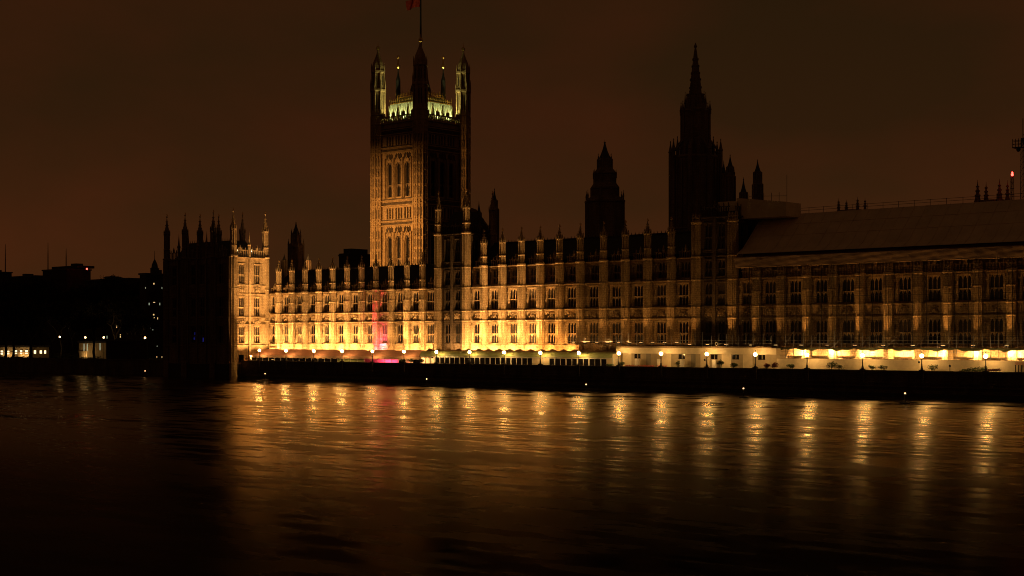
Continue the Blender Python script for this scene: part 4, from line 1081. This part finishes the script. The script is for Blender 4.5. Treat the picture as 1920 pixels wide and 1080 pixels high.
for px in (1176, 1250, 1322, 1362, 1402): put('wall_panel', pme, cb_, (at(px, -6.0)[0], -6.01, TZ + .5))
# scaffold deck with rails above cabin and hoarding
dx0, dx1 = at(1060, -4)[0], XEND
sd = thing('scaffold_deck', 'scaffold deck with tube handrails above the cabin and hoarding', 'scaffold', ((dx0 + dx1) / 2, -4, TZ))
mb = MB(); mb.box(cx1 - 1, dx1, -5.8, -.9, 10.0, 10.14); mb.box(dx0, cx1 - 1.02, -2.9, -.9, 10.45, 10.55); mb.build('boards', M['plank'], sd)
mb = MB(); rnd = random.Random(4); x = dx0
while x < dx1:
    yy = -5.9 if x > cx1 - 1 else (-7.6 if x > cx0 else -3.0)
    zb = TZ if x > cx1 - 1 else 9.9
    mb.tube((x, yy, zb), (x, yy, 12.3 + rnd.uniform(0, 1.2)), .06, n=4); x += rnd.choice((1.5, 1.9, 2.4))
for z in (10.9, 11.5): 
    mb.tube((cx1 - 1, -5.95, z), (dx1, -5.95, z), .04, n=4); mb.tube((cx0, -7.65, z), (cx1 - 1, -7.65, z), .04, n=4); mb.tube((dx0, -3.05, z + .3), (cx0, -3.05, z + .3), .04, n=4)
for z in (8.1, 9.2): mb.tube((cx1 - 1, -5.95, z), (dx1, -5.95, z), .035, n=4)
for k in range(9):
    a = cx1 + k * 6; mb.tube((a, -5.97, 10), (a + 2.4, -5.97, 12.2), .04, n=4)
mb.build('handrail', M['steel'], sd)
wv = wavy_sheet('debris_net', M['net'], cx1 - 1, dx1, [(-6.0, 9.62), (-6.05, 10.02)], 160, .06, 8, .30, 3); o = put('debris_net', wv, sd); o.modifiers.new('solid', 'SOLIDIFY').thickness = .03
hx = cx1 - .2
nl = 10
for k in range(nl):
    xx = hx + 2.5 + (dx1 - hx - 3) * k / (nl - 1)
    q = MB(); q.box(xx - 1.3, xx + 1.3, -2.5, -2.36, 9.62, 9.74); o = q.build('work_light', M['iron'], sd)
    q = MB(); q.box(xx - 1.25, xx + 1.25, -2.47, -2.39, 9.60, 9.618); q.build('lens', M['stripglow'], o)
    lamp('work_beam', 'AREA', o, (xx, -2.43, 9.58), 2900, (1, .56, .18), (xx, 0, 7.2), shape='RECTANGLE', size=2.6, size_y=.2)
hd = thing('hoarding', 'long plain cream site hoarding below the glowing scaffold gap', 'fence', ((cx1 + dx1) / 2, -7.5, TZ))
n = 18
bm_ = MB(); bw = (dx1 - cx1) / n; bm_.box(-bw / 2 + .008, bw / 2 - .008, -.03, .03, 0, 7.75 - TZ); bme = bm_.mesh('panel', M['cream'])
for k in range(n): put('panel', bme, hd, (cx1 + bw * (k + .5), -7.5, TZ))
mb = MB(); mb.box(cx1, dx1, -7.56, -7.44, 7.753, 7.84); mb.build('top_rail', M['plank'], hd)

# ------------------------------------------------------------------ lamps on the river wall
pb = MB(); pb.lathe(0, 0, [(.26, 0), (.26, .18), (.16, .35), (.2, .45), (.11, .7), (.085, 1.6), (.07, 2.05), (.14, 2.1), (.22, 2.2), (.2, 2.28)], 8); pb.tube((-.3, 0, 1.95), (.3, 0, 1.95), .03, n=4)
post_m = pb.mesh('post', M['iron'])
gb = MB(); prof = [(.001, 2.28)] + [(.37 * math.sin(a), 2.62 - .36 * math.cos(a)) for a in [math.pi * k / 9 for k in range(1, 9)]] + [(.001, 2.98)]
gb.lathe(0, 0, prof, 12); globe_m = gb.mesh('globe', M['globe'])
fb = MB(); fb.lathe(0, 0, [(.16, 2.97), (.16, 3.03), (.05, 3.1), (.04, 3.3), (.09, 3.36), (.01, 3.5)], 6); cap_m = fb.mesh('cap', M['iron'])
LL = ['lit globe lamp on the river wall nearest the pavilion, left end of the pink marquee', 'lit globe lamp on the river wall, second from the pavilion, before pink canvas',
      'lit globe lamp before the middle of the dark glazed stretch of pink marquee', 'lit globe lamp before the greenish panels of the pink marquee',
      'lit globe lamp on the river wall standing before the pink lit bay', 'lit globe lamp before the right end of the pink marquee, beside shrubs',
      'lit globe lamp before the left curved end of the green marquee', 'lit globe lamp second from the left before the green marquee',
      'lit globe lamp in the middle of those before the green marquee', 'lit globe lamp beside the pale wall panels of the green marquee',
      'lit globe lamp last before the right end of the green marquee', 'lit globe lamp at the joint of green marquee and cream cabin, beside a bush',
      'lit globe lamp before the cream cabin between its two grey doors', 'lit globe lamp with small camera box before the middle of the cream cabin',
      'lit globe lamp before the right end of the cream cabin', 'lit globe lamp before the left end of the hoarding, near a round green bush',
      'lit globe lamp before the hoarding, third from the right edge', 'lit globe lamp with a hanging round fitting before the hoarding',
      'lit globe lamp beside the long low green shrub, nearest the right edge']
for i, x in enumerate(LX):
    t = thing('terrace_lamp', LL[i], 'lamp', (x, YW + .05, 5.95), 'globe lamps along the river wall')
    put('post', post_m, t, (x, YW + .05, 5.955)); put('globe', globe_m, t, (x, YW + .05, 5.955)); put('cap', cap_m, t, (x, YW + .05, 5.955))
    if i in (13, 17):
        q = MB(); q.tube((x - .1, YW + .05, 7.6), (x - .55, YW + .05, 7.6), .03, n=4); q.lathe(x - .55, YW + .05, [(.05, 7.62), (.2, 7.5), (.2, 7.25), (.05, 7.15)], 8); q.build('camera_fitting', M['iron'], t)

# ------------------------------------------------------------------ planting on the terrace
def leaf_cloud(mb, cx_, cy_, cz_, rx, ry, rz, n, size, rnd, shell=.45):
    for _ in range(n):
        while True:
            p = Vector((rnd.uniform(-1, 1), rnd.uniform(-1, 1), rnd.uniform(-1, 1)))
            if shell < p.length < 1: break
        c = Vector((cx_ + p.x * rx, cy_ + p.y * ry, cz_ + p.z * rz))
        d = Vector((rnd.gauss(0, 1), rnd.gauss(0, 1), rnd.gauss(0, 1))).normalized(); u = d.orthogonal().normalized(); v = d.cross(u)
        s = size * rnd.uniform(.6, 1.4)
        mb.add([tuple(c - u * s - v * s * .4), tuple(c + u * s - v * s * .4), tuple(c + v * s)], [(0, 1, 2)])
def bush(label, px, w_, h_, m, y=-8.9, stem=.35, seed=0, name='shrub', n=320):
    rnd = random.Random(seed + int(px)); x = at(px, y)[0]
    t = thing(name, label, 'shrub' if name == 'shrub' else 'plant', (x, y, TZ))
    base = TZ + .05
    mb = MB(); mb.lathe(x, y, [(.3, TZ), (.42, TZ + .55), (.46, TZ + .6), (.36, TZ + .58)], 10); mb.build('pot', M['bark'], t)
    mb = MB(); top = 5.55 + stem
    for k in range(5):
        a = rnd.uniform(0, 6.3); mb.tube((x, y, TZ + .5), (x + w_ * .35 * math.cos(a), y + .3 * math.sin(a), top + h_ * .6), .05, .02, 4)
    mb.build('stem', M['bark'], t)
    mb = MB()
    for k in range(6):
        leaf_cloud(mb, x + rnd.uniform(-.5, .5) * w_, y + rnd.uniform(-.25, .25), top + h_ * rnd.uniform(.3, .7), w_ * .42, .5, h_ * .42, n // 6, .11, rnd, .2)
    mb.build('foliage', M[m], t)
bush('small green potted bush at foot of the lamp by the green marquee end', 1166, .9, .75, 'leaf')
bush('dark standard bush on a thin stem before the cream cabin', 1351, 1.0, 1.0, 'leaf', stem=.75)
bush('round green bush before the cream cabin', 1376, 1.2, 1.0, 'leaf')
bush('reddish leaved bush at the right end of the cream cabin', 1438, .9, .9, 'redleaf')
bush('reddish brown round bush at the left end of the hoarding', 1451, 1.4, 1.1, 'redleaf')
bush('low dark green bush between red bush and lamp at the hoarding', 1484, 1.1, .8, 'leaf')
bush('tall round green bush before the hoarding', 1558, 1.5, 1.5, 'leaf')
bush('pale loose bush right of the tall round bush', 1574, 1.4, .9, 'leaf', n=130)
bush('small green bush just right of the lamp at the hoarding middle', 1635, 1.1, .75, 'leaf', n=200)
bush('small spreading green bush beside the small bush at the hoarding', 1656, 1.3, .75, 'leaf', n=190)
bush('feathery upright green bush left of a small round headed post', 1749, 1.4, .95, 'leaf', n=240)
bush('low reddish plant heap right of the last lamp', 1864, 2.0, .55, 'redleaf', stem=.2)
bush('pale green bush below the lamp at the pink marquee end', 752, .9, .75, 'leaf')
bush('spreading green bush in front of the bright open marquee end', 770, 1.4, .9, 'leaf')
bush('dark bushy plant at the gap between pink and green marquees', 791, 1.4, .95, 'leaf')
bush('thin small tree in pot beside a cabin pillar', 1271, .8, 1.2, 'leaf', n=120)
bush('low green bush at the far right end of the green marquee', 1142, 1.8, .5, 'leaf', stem=.15)
rnd = random.Random(5); x0 = at(1806, -8.9)[0]; x1 = at(1848, -8.9)[0]
t = thing('hedge', 'long low green shrub mass beside the rightmost lamp', 'shrub', ((x0 + x1) / 2, -8.9, TZ))
mb = MB()
for k in range(9):
    f = k / 8; leaf_cloud(mb, x0 + (x1 - x0) * f, -8.9, 5.5 + .35 * f + rnd.uniform(0, .25), .75, .6, .55 + .35 * f, 130, .12, rnd, .3)
mb.build('foliage', M['leaf'], t)
mb = MB(); mb.box(x0 - .3, x1 + .3, -9.3, -8.5, TZ + .003, TZ + .6); mb.build('planter_box', M['greyboard'], t)
for pxa, pxb, lb in ((1172, 1228, 'low row of red flowers before the left part of the cabin'), (1226, 1246, 'short row of red flowers around the lamp between grey doors')):
    x0, x1 = at(pxa, -9.2 if pxa < 1200 else -9.6)[0], at(pxb, -9.2)[0]; yy = -9.2 if pxa < 1200 else -8.3
    t = thing('flower_planter', lb, 'planter', ((x0 + x1) / 2, yy, TZ))
    mb = MB(); mb.box(x0, x1, yy - .3, yy + .3, TZ + .003, TZ + .95); mb.build('box', M['bark'], t)
    mb = MB()
    for k in range(int((x1 - x0) / .5)): leaf_cloud(mb, x0 + .25 + k * .5, yy, 5.75, .35, .32, .3, 45, .09, rnd, .1)
    mb.build('flowers', M['flower'], t)
x = at(1781, -9.3)[0]
t = thing('signpost', 'small dark post with round head before the hoarding', 'post', (x, -9.3, TZ))
mb = MB(); mb.tube((x, -9.3, TZ), (x, -9.3, 6.6), .06, n=6); mb.build('post', M['iron'], t)
mb = MB(); mb.lathe(x, -9.3, [(.05, 6.5), (.2, 6.55), (.22, 6.75), (.1, 6.95)], 8); mb.build('head', M['iron'], t)
x = at(1913, -8)[0]
t = thing('timber_gate', 'slatted gate frame at the right end of the hoarding', 'gate', (x, -8, TZ))
mb = MB()
for k in range(4): mb.box(x - .9 + k * .6 - .07, x - .9 + k * .6 + .07, -8.05, -7.95, TZ, 7.0)
mb.build('slat', M['bark'], t)
mb = MB(); mb.box(x - 1.0, x + 1.0, -8.06, -7.94, 7.002, 7.5); mb.build('head_board', M['pinkpale'], t)
x = at(1343, -7.9)[0]
t = thing('lifebuoy_board', 'boxed lifebuoy panel standing on the scaffold rail above the cabin', 'lifebuoy', (x, -7.75, 10.2))
mb = MB(); mb.box(x - .35, x + .35, -7.82, -7.7, 10.2, 11.25); mb.build('board', M['bark'], t)
mb = MB()
for k in range(16):
    a, b = k * math.pi / 8, (k + 1) * math.pi / 8; mb.tube((x + .27 * math.cos(a), -7.86, 10.75 + .36 * math.sin(a)), (x + .27 * math.cos(b), -7.86, 10.75 + .36 * math.sin(b)), .07, n=6)
mb.build('ring', M['white'], t)

# ------------------------------------------------------------------ light buoys in the river
fm = MB(); fm.lathe(0, 0, [(.5, -.3), (.85, -.05), (.9, .12), (.8, .22), (.3, .3)], 12, sx=1.0); float_m = fm.mesh('float', M['iron'])
pm = MB(); pm.lathe(0, 0, [(.14, .28), (.08, .5), (.07, 1.55), (.16, 1.6), (.16, 1.66)], 8); pole_m = pm.mesh('post', M['iron'])
lm = MB(); lm.lathe(0, 0, [(.12, 1.67), (.15, 1.7), (.15, 1.86), (.08, 1.92)], 8); lamp_m = lm.mesh('lantern', M['buoylight'])
for px, py, lb in ((272, 707, 'lone lit buoy on dark water before the unlit pavilion'), (497, 713, 'lit buoy beside the leftmost lamp reflection'),
                   (800, 725, 'lit buoy beside the two greenish lamp reflections'), (1099, 737, 'lit buoy in the middle, before the end of the green marquee'),
                   (1394, 746, 'lit buoy left of the brightest reflection, below the cabin end'), (1697, 757, 'lit buoy below the hoarding, nearest the right edge')):
    tt = (CAMZ - WZ) * FPX / (py - HOR); rx = (px - 960) / FPX
    bx, by = (rx * CA - CB) * tt, -CAMD + (rx * CB + CA) * tt
    t = thing('light_buoy', lb, 'buoy', (bx, by, WZ), 'lit buoys moored off the river wall')
    put('float', float_m, t, (bx, by, WZ)); put('post', pole_m, t, (bx, by, WZ)); put('lantern', lamp_m, t, (bx, by, WZ))

# ------------------------------------------------------------------ left bank: buildings, park trees, lamps
def block(name, label, pxa, pxb, ytop, Y, depth=18, m='dark', wins=(), extra=None):
    xa, ta = at(pxa, Y); xb, tb = at(pxb, Y + depth); t = (ta + tb) / 2
    root = thing(name, label, 'building', ((xa + xb) / 2, Y + depth / 2, TZ))
    zt = zz(ytop, t)
    mb = MB(); mb.box(xa, xb, Y, Y + depth, TZ, zt); nfl = max(2, int((zt - TZ) / 4))
    for k in range(1, nfl): z = TZ + (zt - TZ) * k / nfl; mb.box(xa + .05, xb - .05, Y - .2, Y - .002, z - .15, z + .15)
    mb.build('wall', M[m], root)
    mb = MB(); mb.box(xa - .4, xb + .4, Y - .4, Y + depth + .4, zt + .003, zt + .7); mb.box(xa + (xb - xa) * .3, xa + (xb - xa) * .42, Y + 4, Y + 9, zt + .703, zt + 2.2); mb.build('roof', M['slate'], root)
    for px, py, w_, h_, mm in wins:
        x, tt = at(px, Y - .05); z = zz(py, tt); s = FPX / tt
        q = MB(); q.box(x - w_ / s, x + w_ / s, Y - .12, Y - .004, z - h_ / s, z + h_ / s); f = q.build('window', M['dark'], root)
        q = MB(); n2 = 2
        for c in range(n2):
            xa_ = x - w_ / s + (2 * w_ / s) * c / n2 + .06; q.box(xa_, xa_ + 2 * w_ / s / n2 - .12, Y - .16, Y - .122, z - h_ / s + .06, z + h_ / s - .06)
        q.build('pane', M[mm], f)
    return root, xa, xb, zt, t
block('office_block', 'dark block at the far left skyline with a thin mast', -40, 22, 513, 150, 8)
block('office_block', 'long low dark roofline between the two blocks at far left', 15, 84, 520, 172, 6)
block('office_block', 'widest dark flat roofed block on the left skyline with red beacon', 80, 170, 508, 140, 14, wins=[(98, 588, 2.2, 1.2, 'warmwin'), (97, 594, 1.6, 2, 'coolwin'), (129, 615, .8, 1.6, 'coolwin')])
x0, tt = at(97, 145); x1, _ = at(145, 145)
rt = thing('rooftop_block', 'dark raised plant storey on the widest block at left', 'building', ((x0 + x1) / 2, 149, zz(508, tt)))
mb = MB(); mb.box(x0, x1, 145, 155, zz(507.8, tt) + .8, zz(500.5, tt)); mb.box(at(133, 147)[0], at(143, 147)[0], 147, 151, zz(500.4, tt), zz(496, tt)); mb.box(x0 - 8, x0, 146, 154, zz(507.8, tt) + .8, zz(506, tt)); mb.build('wall', M['dark'], rt)
block('terrace_house', 'dark low roofed house row left of the domed tower', 160, 268, 526, 130, 8, wins=[(219, 612, 1.4, 3, 'warmwin'), (227, 610, 1.4, 3.2, 'warmwin'), (238, 613, 1.4, 2.6, 'coolwin'), (219, 633, 1.4, 3, 'warmwin'), (226, 630, 1.6, 3.4, 'warmwin'), (177, 608, 1, 1, 'coolwin'), (186, 610, 1, 1, 'coolwin'), (201, 632, 1.2, 3, 'coolwin')])
r_, xa, xb, zt, t_ = block('corner_building', 'dark corner building with domed turret and scattered lit windows', 262, 306, 516, 60, 8, m='darkbrick',
      wins=[(289, 532, 1.8, 1.8, 'warmwin'), (273, 540, .8, 2, 'coolwin'), (304, 540, .9, 2, 'coolwin'), (289.5, 567, 3, 1, 'warmwin'), (280, 570, 1.4, 2.5, 'coolwin'), (300, 570, 1.2, 2.5, 'coolwin'), (288.5, 590, 2.2, 1.6, 'warmwin'), (289, 596, 2.2, 1.6, 'warmwin'), (296, 597, 1.2, 2.2, 'warmwin'), (282, 614, 1.1, 2.5, 'coolwin'), (287, 617, 1, 2.5, 'coolwin'), (294.5, 670, 1, 2.5, 'warmwin'), (304, 670, 1, 2.5, 'warmwin'), (295, 649, 1.2, 1, 'coolwin')])
x, tt = at(290, 63); s = FPX / tt
mb = MB(); mb.lathe(x, 63, [(8 / s, zt), (8 / s, zz(504, tt)), (9 / s, zz(503.5, tt)), (6 / s, zz(502, tt)), (5.2 / s, zz(496, tt)), (3 / s, zz(491, tt)), (1.6 / s, zz(488, tt)), (.12, zz(486, tt)), (.06, zz(470, tt))], 10); mb.build('domed_turret', M['dark'], r_)
block('lit_pavilion_house', 'pale lamplit house front glimpsed behind park trees', 148, 200, 643, 14, 8, 'palefac', wins=[(158, 651, 1.4, 7, 'coolwin'), (164, 651, 1.4, 7, 'coolwin'), (188, 650, 1.4, 7, 'coolwin')])
block('low_shop_row', 'low building with a bright row of lamps at far left', -30, 92, 651, 26, 8, 'palefac', wins=[(-8, 661, 6, 3.6, 'warmwin'), (4, 661, 4.5, 4, 'stripglow'), (16, 661, 4, 3.6, 'stripglow'), (30, 660, 5, 3.8, 'stripglow'), (40, 660, 4, 3.8, 'stripglow'), (50, 660, 5, 3.8, 'stripglow'), (66, 660, 4, 3.4, 'stripglow'), (77, 660, 4, 3.2, 'stripglow'), (85, 660, 3.6, 3.2, 'stripglow')])  # glowing panes stand in for lamplit walls and hanging lamps
block('boat_shed', 'squat black hut on the bank beside the pavilion', 199, 275, 640, 4, 6, 'darkbrick')
for nm, px, Y, pw, wd in (('lit_pavilion_house', 160, 12.6, 260, 6), ('lit_pavilion_house', 190, 12.6, 220, 5), ('low_shop_row', 10, 24.6, 170, 8), ('low_shop_row', 40, 24.6, 240, 8), ('low_shop_row', 75, 24.6, 170, 8)):  # unseen floods added to brighten the house front and shop row
    rt = [o for o in COL.objects if o.name == nm][0]; x = at(px, Y)[0]
    q = MB(); q.box(x - .5, x + .5, Y - .15, Y + .15, TZ, TZ + .25); o = q.build('floodlight', M['iron'], rt)
    lamp('added_wall_wash', 'AREA', o, (x, Y, TZ + .35), pw, (1, .58, .2), (x, Y + 1.6, TZ + 3.2), shape='RECTANGLE', size=wd, size_y=.3)
for px, yb, yt, Y, lb in ((10, 511, 458, 152, 'thin mast at the far left edge of the skyline'), (90, 506, 455, 147, 'tallest thin mast on the widest dark block'), (124, 500, 466, 148, 'shorter thin mast right of the tallest mast')):
    x, tt = at(px, Y); t = thing('rooftop_mast', lb, 'mast', (x, Y, zz(yb + 3, tt)))
    mb = MB(); mb.lathe(x, Y, [(.32, zz(yb + 3, tt)), (.28, zz((yb + yt) / 2, tt)), (.12, zz(yt, tt))], 6); mb.build('pole', M['iron'], t)
x, tt = at(163, 146); t = thing('rooftop_beacon', 'small red warning light on the left skyline', 'beacon', (x, 146, zz(508, tt)))
mb = MB(); mb.tube((x, 146, zz(508, tt)), (x, 146, zz(505.5, tt)), .1, n=5); mb.build('post', M['iron'], t)
mb = MB(); z = zz(505, tt); mb.lathe(x, 146, [(.05, z - .3), (.4, z), (.4, z + .4), (.05, z + .7)], 8); mb.build('light', M['redlight'], t)

def tree_meshes(seed, h, crown):
    rnd = random.Random(seed); tr = MB(); cr_ = MB(); tips = []
    def grow(p, d, ln, r, lev):
        q = p + d * ln; m_ = p + d * ln * .5 + Vector((rnd.uniform(-.1, .1), rnd.uniform(-.1, .1), 0)) * ln
        tr.tube(p, m_, r, r * .82, 5); tr.tube(m_, q, r * .82, r * .66, 5)
        if lev == 0: tips.append(q); return
        for _ in range(3 if lev > 1 else 4):
            a = rnd.uniform(0, 6.3); sp = rnd.uniform(.45, .95)
            nd = (d + Vector((math.cos(a) * sp, math.sin(a) * sp, rnd.uniform(-.15, .35)))).normalized()
            grow(q, nd, ln * rnd.uniform(.62, .82), r * .6, lev - 1)
    grow(Vector((0, 0, -.1)), Vector((rnd.uniform(-.08, .08), rnd.uniform(-.08, .08), 1)).normalized(), h * .3, h * .028, 4)
    for q in tips:
        leaf_cloud(cr_, q.x, q.y, q.z, crown, crown, crown * .8, 44, .27, rnd, .0)
        for _ in range(3):
            d = Vector((rnd.gauss(0, 1), rnd.gauss(0, 1), rnd.gauss(.2, 1))).normalized(); tr.tube(q, q + d * 1.3, .035, .012, 3)
    return tr.mesh('trunk', M['bark']), cr_.mesh('crown', M['twig'])
TM = [tree_meshes(11, 20, 1.5), tree_meshes(12, 23, 1.6), tree_meshes(13, 18, 1.5)]
TREES = [(10, 6, 0, 'leaning dark tree at the left edge of the park'), (24, 3, 2, 'short forked tree before the bright row of lamps'), (58, 5, 1, 'stout dark tree right of the bright lamp row'),
         (97, 4, 0, 'tall black trunked tree between lamp row and lit house'), (133, 3, 1, 'straight dark tree left of the lit house front'), (178, -1, 2, 'curved trunk tree silhouetted on the lit house front'),
         (115, 30, 1, 'tall dark tree standing back behind the straight tree'), (42, 34, 0, 'tall dark tree standing back behind the lamp row'), (216, 22, 1, 'dark tree behind the squat black hut'), (250, 26, 0, 'dark tree in front of the corner building'),
         (76, 60, 1, 'large dark tree rising in front of the office blocks'), (150, 62, 0, 'large dark tree deep in the park left of centre'), (195, 66, 1, 'dark tree with lights glinting through its top'), (5, 64, 1, 'large dark tree deep in the park at the left edge'), (236, 62, 2, 'small dark tree below the low roofed houses'), (277, 20, 2, 'bushy brown tree lit from below beside the pavilion')]
for px, Y, k, lb in TREES:
    x, tt = at(px, Y); s = 1.05 if Y < 50 else 1.62
    t = thing('park_tree', lb, 'tree', (x, Y, TZ), 'trees in the riverside park')
    a = random.uniform(0, 6)
    for nm, me in (('trunk', TM[k][0]), ('crown', TM[k][1])):
        o = put(nm, me, t, (x, Y, TZ), a); o.scale = (s, s, s)
rnd = random.Random(21)
for pxa, pxb, Y, h_, lb in ((98, 146, 1.0, 1.7, 'ragged dark hedge on the bank left of the lit house'), (152, 196, .2, 1.1, 'low uneven hedge in front of the lit house'), (4, 60, 2.0, .9, 'low dark hedge in front of the bright lamp row')):
    xa, xb = at(pxa, Y)[0], at(pxb, Y)[0]
    t = thing('hedge', lb, 'hedge', ((xa + xb) / 2, Y, TZ)); mb = MB(); n = int((xb - xa) / .9)
    for k in range(n): leaf_cloud(mb, xa + (xb - xa) * k / n, Y, TZ + h_ * rnd.uniform(.2, .6), .9, .7, h_ * rnd.uniform(.5, 1.0), 60, .16, rnd, .1)
    mb.build('foliage', M['leaf'], t)
    mb = MB()
    for k in range(n // 2): x = xa + (xb - xa) * (k + .5) / (n // 2); mb.tube((x, Y, TZ - .05), (x + rnd.uniform(-.3, .3), Y, TZ + h_ * .8), .05, .02, 4)
    mb.build('stem', M['bark'], t)
for px, py, Y, lb in ((112, 632, 24, 'lit park lamp left of the lit house'), (160, 633, 10, 'lit park lamp above the lit house front'), (194.5, 633, 9, 'brightest park lamp right of the lit house'), (272, 633.5, 16, 'lit park lamp beside the corner building')):
    x, tt = at(px, Y); z = zz(py, tt)
    t = thing('park_lamp', lb, 'lamp', (x, Y, TZ), 'lamps in the riverside park')
    mb = MB(); mb.lathe(x, Y, [(.16, TZ), (.07, TZ + 1), (.05, z - .3)], 6); mb.build('post', M['iron'], t)
    mb = MB(); mb.lathe(x, Y, [(.05, z - .3), (.3, z - .1), (.3, z + .2), (.05, z + .4)], 8); mb.build('globe', M['parklamp'], t)
